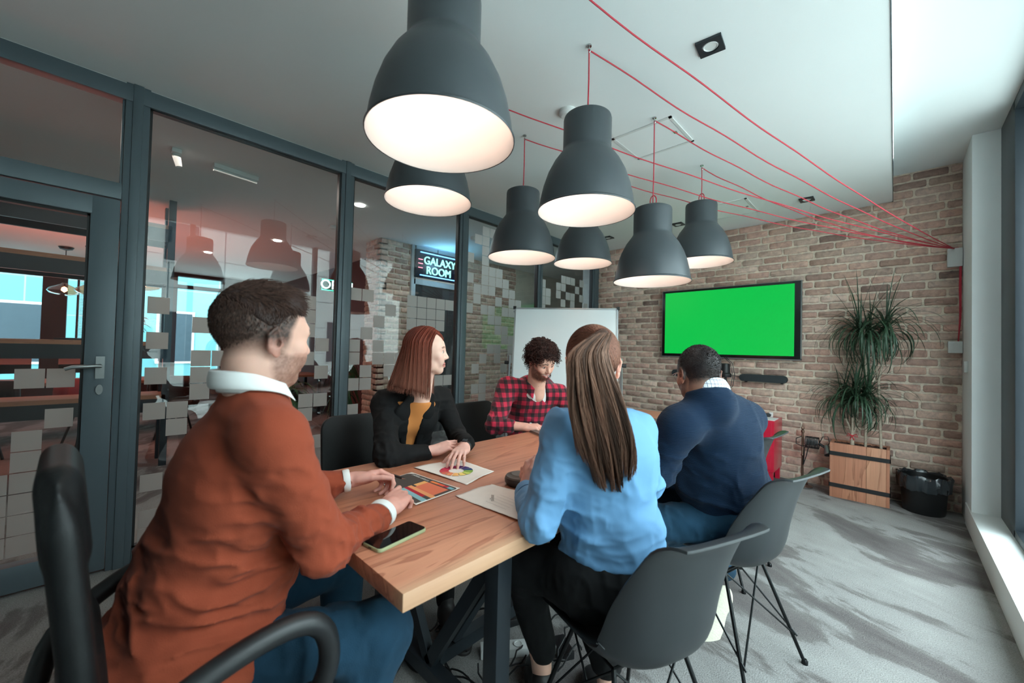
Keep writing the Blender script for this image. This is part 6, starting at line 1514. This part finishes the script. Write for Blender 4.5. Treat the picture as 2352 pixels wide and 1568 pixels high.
shoe('shoe', (aL[0]+.03, aL[1]-.03, .0), (aL[0]-.14, aL[1]+.14, 0), SHM, pB); shoe('shoe', (aR[0]+.03, aR[1]-.03, 0), (aR[0]-.14, aR[1]+.14, 0), SHM, pB)
# hair
rng = np.random.default_rng(4); tie = A3((.012, -.118, .085)); paths = []; tieW = hC+hM@(tie*hs)
for p, nrm in skin_strands_cap(hC, hM, hs, 1900, rng, lambda p: p[2] > -.02+max(0, p[1]+.02)*.75 or p[1] < -.05 and p[2] > -.065, ax=(.080, .100, .088)):
    q0 = p; N = 12; pts = []
    for j in range(N):
        u = j/(N-1); q = q0*(1-u)+tie*u; c0 = A3((0, -.013, .046)); d_ = (q-c0); el_ = np.sqrt(((d_/A3((.083, .103, .092)))**2).sum()); q = c0+d_/max(el_, .2)*(1+.012*rng.uniform(-1, 1)*.3+.02*u) if u < .93 else q; pts.append(q)
    c = A3(S(112, 72, 56)[:3])*rng.uniform(.5, 1.45); paths.append((hC+(A3(pts)*hs)@hM.T, c))
vw0 = unit((.62, -.78, .1))
ctr = A3([tieW-vw0*.006+A3((0, 0, .004)), tieW+vw0*.022+A3((0, 0, .004)), (-0.6016, 0.9273, 1.2791), (-0.5807, 0.9149, 1.2007), (-0.5750, 0.9438, 1.1119), (-0.5732, 0.9832, 1.0063), (-0.5801, 1.0354, 0.8870)]); wid = A3([.012, .024, .050, .066, .082, .082, .058]); dep_ = A3([.010, .016, .026, .026, .022, .018, .012])
rtv = unit((.7205, .6932, 0)); vw = unit((.62, -.78, .1))
def cl(u):
    x = u*6; i = min(int(x), 5); f = x-i
    def g_(arr):
        p0 = arr[max(i-1, 0)]; p1 = arr[i]; p2 = arr[i+1]; p3 = arr[min(i+2, 6)]; return .5*((2*p1)+(-p0+p2)*f+(2*p0-5*p1+4*p2-p3)*f*f+(-p0+3*p1-3*p2+p3)*f**3)
    return g_(ctr), max(g_(wid), .004), max(g_(dep_), .003)
for i in range(5200):
    a = rng.uniform(-1, 1); b = rng.uniform(-1, 1)*math.sqrt(1-a*a*.95); a = math.copysign(abs(a)**.8, a); L = rng.uniform(.84, 1.0)-.13*abs(a)**2+.035*math.sin(a*9)-(rng.random() < .15)*rng.uniform(0, .15); ph = rng.uniform(0, 6.3); N = 18; pts = []; cl_ph = 2.1*math.sin(a*17)
    for j in range(N):
        u = L*j/(N-1); c_, w_, d_ = cl(min(u, 1)); wv = .004*math.sin(u*9+cl_ph)*u*2+.0015*math.sin(u*22+ph); pts.append(c_+rtv*(a*w_+wv)+vw*(b*d_+.004*math.cos(a*23)*u))
    tone = .75+.35*math.sin(a*13+1)+.25*math.sin(a*31); base = A3(S(128, 94, 77)[:3]); c = base*np.clip(tone, .35, 1.5)**1.2*rng.uniform(.5, 1.5); paths.append((pts, c))
hb = strands('hair', paths, .0014, HM, pB, taper=.35)
cs_ = Solid(); cs_.ell(hC+hM@(A3((0, -.015, .048))*hs), A3((.081, .101, .089))*hs, hM, .01); cs_.plane(hC+hM@A3((0, .05, .03)), hM@A3((0, .8, -.6)), .01); cs_.plane(hC+hM@A3((0, -.05, -.055)), hM@A3((0, 0, -1)), .01)
pts_ = [cl(u) for u in np.linspace(0.05, .62, 26)]
for q0, q1 in zip(pts_[:-1], pts_[1:]): cs_.cap(q0[0], q1[0], q0[1]*.62, q1[1]*.62, .002, flat=vw, f=.16)
o = np_mesh('hair_base', [cs_.mesh(.004)], HM, None, lambda v: np.tile(A3(S(74, 52, 42)[:3]), (len(v), 1))*(.6+.8*vnoise(v*A3((1, 1, .12)), 190, 1)[:, None]), 1); o.parent = hb
band('hair_tie', tieW+hM@A3((0, -.004, 0)), ctr[1]-tieW, .021, .014, fabric('hair_elastic', S(84, 48, 38)), pB, 1, (0, 0, 1), .003)

# ------------------------------------------------------------------ 5. man in the navy sweater
pN = person('short-haired man seen from behind in a navy sweater and blue jeans, leaning on the table', (-.6, 1.95, 0))
hC = A3((-0.5962, 1.7609, 1.1923)); hM = Rm(47, -12, 0); hs = 1.0; neck = A3((-0.5659, 1.7497, 1.1477)); SK5 = (166, 122, 102)
s, PH = head_solid(hC, hM, hs, neck=neck+A3((0, 0, -.05)), nr=.056)
lE = A3((-0.7091, 1.6356, 0.7973)); lW = A3((-.93, 1.72, .79)); rE = A3((-.80, 2.18, .80)); rW = A3((-1.05, 2.0, .79)); dl = unit(lW-lE); dr = unit(rW-rE)
for W_, d_, sg in ((lW, dl, -1), (rW, dr, 1)):
    zz = unit(A3((0, 0, 1))-d_*d_[2]); hand_solid(W_, np.stack([d_, sg*np.cross(zz, d_), zz], 1), s=s, curl=((25, 35, 20),)*4, arm=W_-d_*.08)
hc = head_colors(hC, hM, hs, SK5, (120, 74, 66), (40, 28, 22), fade=((34, 30, 31), -.012, .050, .96), beard=((40, 30, 28), .7))
def hcN(v):
    c = hc(v); q = ((v-hC)@hM)/hs; w = np.clip((q[:, 2]+.075)/.06, 0, 1)*(q[:, 1] < .055+.3*np.clip(q[:, 2]-.03, 0, 1))*(np.abs(q[:, 0]) < .0805+.1*(q[:, 2] > .04)); w = w*(q[:, 1] < -.02)+w*(q[:, 1] >= -.02)*(q[:, 2] > .02)
    w = (w*.93*(.85+.3*vnoise(v, 280, 4)))[:, None].clip(0, 1); return c*(1-w)+A3(S(44, 38, 38)[:3])*w
core(s, (-0.5471, 1.9271, 0.9097), neck, (-0.4888, 2.0642, 0.9951), (-0.6326, 1.6345, 0.9863), rE, lE, rW, lW, .07)
np_mesh('body', [s.mesh(.0030)], SKM, pN, multi_colors([(None, 0, hcN), (lW, .16, gc((150, 108, 90))), (rW, .16, gc((150, 108, 90)))]), 1)
rng = np.random.default_rng(6); paths = []
for p, nrm in skin_strands_cap(hC, hM, hs, 5200, rng, lambda p: p[2] > .022 and p[1] < .075 or p[1] < -.03 and p[2] > -.035, ax=(.0755, .0965, .0835), cen=(0, -.012, .045)):
    L = .006*rng.uniform(.6, 1.2)*(1 if p[2] > .05 else .6); sw_ = A3((math.cos(p[0]*90+p[1]*60), math.sin(p[1]*80), .2))*.5; q = p+unit(nrm*.8+sw_+A3((0, .4, 0)))*L
    paths.append((hC+(A3([p, (p+q)/2+nrm*.0008, q])*hs)@hM.T, A3(S(44, 38, 38)[:3])*rng.uniform(.4, 1.9)))
strands('hair', paths, .0009, HM, pN)
fwd = unit((-.86, -.10, 0)); latR = unit(A3((fwd[1], -fwd[0], 0)))
pel = A3((-.50, 2.00, .565)); wai = A3((-.555, 1.96, .73)); che = A3((-0.5471, 1.9271, 0.9097)); nek = neck+A3((.02, .02, -.015)); shL = A3((-0.6326, 1.6345, 0.9863)); shR = A3((-0.4888, 2.0642, 0.9951))
ns = Solid(); torso(ns, pel, wai, che, nek, shR, shL, unit(shR-shL)[[1, 0, 2]]*A3((-1, 1, 0)), r=(.180, .182, .175), f=(.88, .88, .80), sh=.070)
ns.cap(nek-A3((0, 0, .06)), neck+A3((.0, .0, -.018)), .095, .076, .02); ns.ell((-.655, 1.92, .80), (.105, .15, .17), None, .05)
sleeve(ns, shL, lE, lW-dl*.06, (.078, .062, .045)); sleeve(ns, shR, rE, rW-dr*.06, (.075, .060, .045))
ns.plane(neck+A3((-.02, -.02, -.012)), unit(A3((-.35, .05, 1))), .008, (neck, .13))
ns.field(folds(.012, 8, (.3, 0, 1), 1.9, 51, lambda q: np.exp(-((q[:, 2]-.70)/.14)**2))); ns.field(folds(.012, 13, lE-shL, 2.2, 52, near(lE, .16))); ns.field(folds(.006, 7, (.5, .5, 1), 1.4, 53))
NAVY = fabric('navy_rib_knit', S(17, 36, 58), .88, .35, 500, .5, .05, knit=75); np_mesh('sweater', [ns.mesh(.005)], NAVY, pN, None, 2)
ck = NT('checked_shirting'); cv = ck.coords(); sx = ck.add('ShaderNodeSeparateXYZ'); ck.link(cv, sx.inputs[0])
def line(src, pitch, w):
    m = ck.add('ShaderNodeMath', operation='DIVIDE'); ck.link(src, m.inputs[0]); m.inputs[1].default_value = pitch; f = ck.add('ShaderNodeMath', operation='FRACT'); ck.link(m.outputs[0], f.inputs[0]); g_ = ck.add('ShaderNodeMath', operation='LESS_THAN'); ck.link(f.outputs[0], g_.inputs[0]); g_.inputs[1].default_value = w; return g_.outputs[0]
xy = ck.add('ShaderNodeMath', operation='ADD'); ck.link(sx.outputs['X'], xy.inputs[0]); ck.link(sx.outputs['Y'], xy.inputs[1])
mm = ck.add('ShaderNodeMath', operation='MAXIMUM'); ck.link(line(sx.outputs['Z'], .016, .10), mm.inputs[0]); ck.link(line(xy.outputs[0], .018, .12), mm.inputs[1]); ck.base(ck.mix(mm.outputs[0], S(226, 230, 232), S(58, 78, 116))); ck.p.inputs['Roughness'].default_value = .8
collar(neck+A3((.012, .012, -.030)), Rm(50, 0, 0) @ np.array(Matrix.Rotation(math.radians(-22), 3, 'X')), ck.m, pN, r=(.068, .070), h=.040, drop=.032, open_=34, out=.010)
jn = Solid(); jn.cap(pel+A3((0, .09, 0)), pel+A3((0, -.09, 0)), .125, None, .04)
kL = A3((-0.7692, 1.7520, 0.5283)); ht = A3((-0.5787, 2.1539, 0.1571)); toe_ = A3((-0.6084, 1.9221, -0.0185)); aL = ht+A3((-.03, .05, .06)); kR = A3((-.90, 2.12, .53)); leg(jn, pel+A3((-.02, -.09, 0)), kL, aL, (.098, .076, .052)); leg(jn, pel+A3((-.02, .09, 0)), kR, (-.95, 2.14, .10), (.098, .074, .052))
jn.field(folds(.010, 13, kL-pel, 2.2, 54, near(kL, .3))); np_mesh('jeans', [jn.mesh(.006)], JEANS, pN, None, 2)
WS = mat('white_trainer', S(176, 174, 168), .6, var=.05, vscale=60, bump=.4, bscale=90); WSO = mat('cream_rubber', S(196, 190, 172), .7, var=.06, vscale=80, bump=.5, bscale=120)
shoe('shoe', ht, toe_, WS, pN, up=unit((-.45, .80, -.10)), sole=WSO); shoe('shoe', (-.92, 2.13, 0), (-1.17, 2.10, 0), WS, pN, sole=WSO)
gl = MB(); Pn = lambda x, y, z: tuple(hC+hM@A3((x, y, z)))
for q in (-1, 1):
    gl.tube([Pn(q*.079, -.012, .012), Pn(q*.080, .03, .018), Pn(q*.072, .088, .018)], .0013, 6); gl.tube([Pn(q*.034+.024*math.cos(a), .098, .008+.020*math.sin(a)) for a in np.linspace(0, 2*PI, 24, endpoint=False)], .0012, 6, closed=True)
gl.tube([Pn(-.010, .100, .012), Pn(.010, .100, .012)], .0013, 6)
g_ = gl.build('glasses', M['chrome'], pN, smooth=True); g_.location = -pN.location
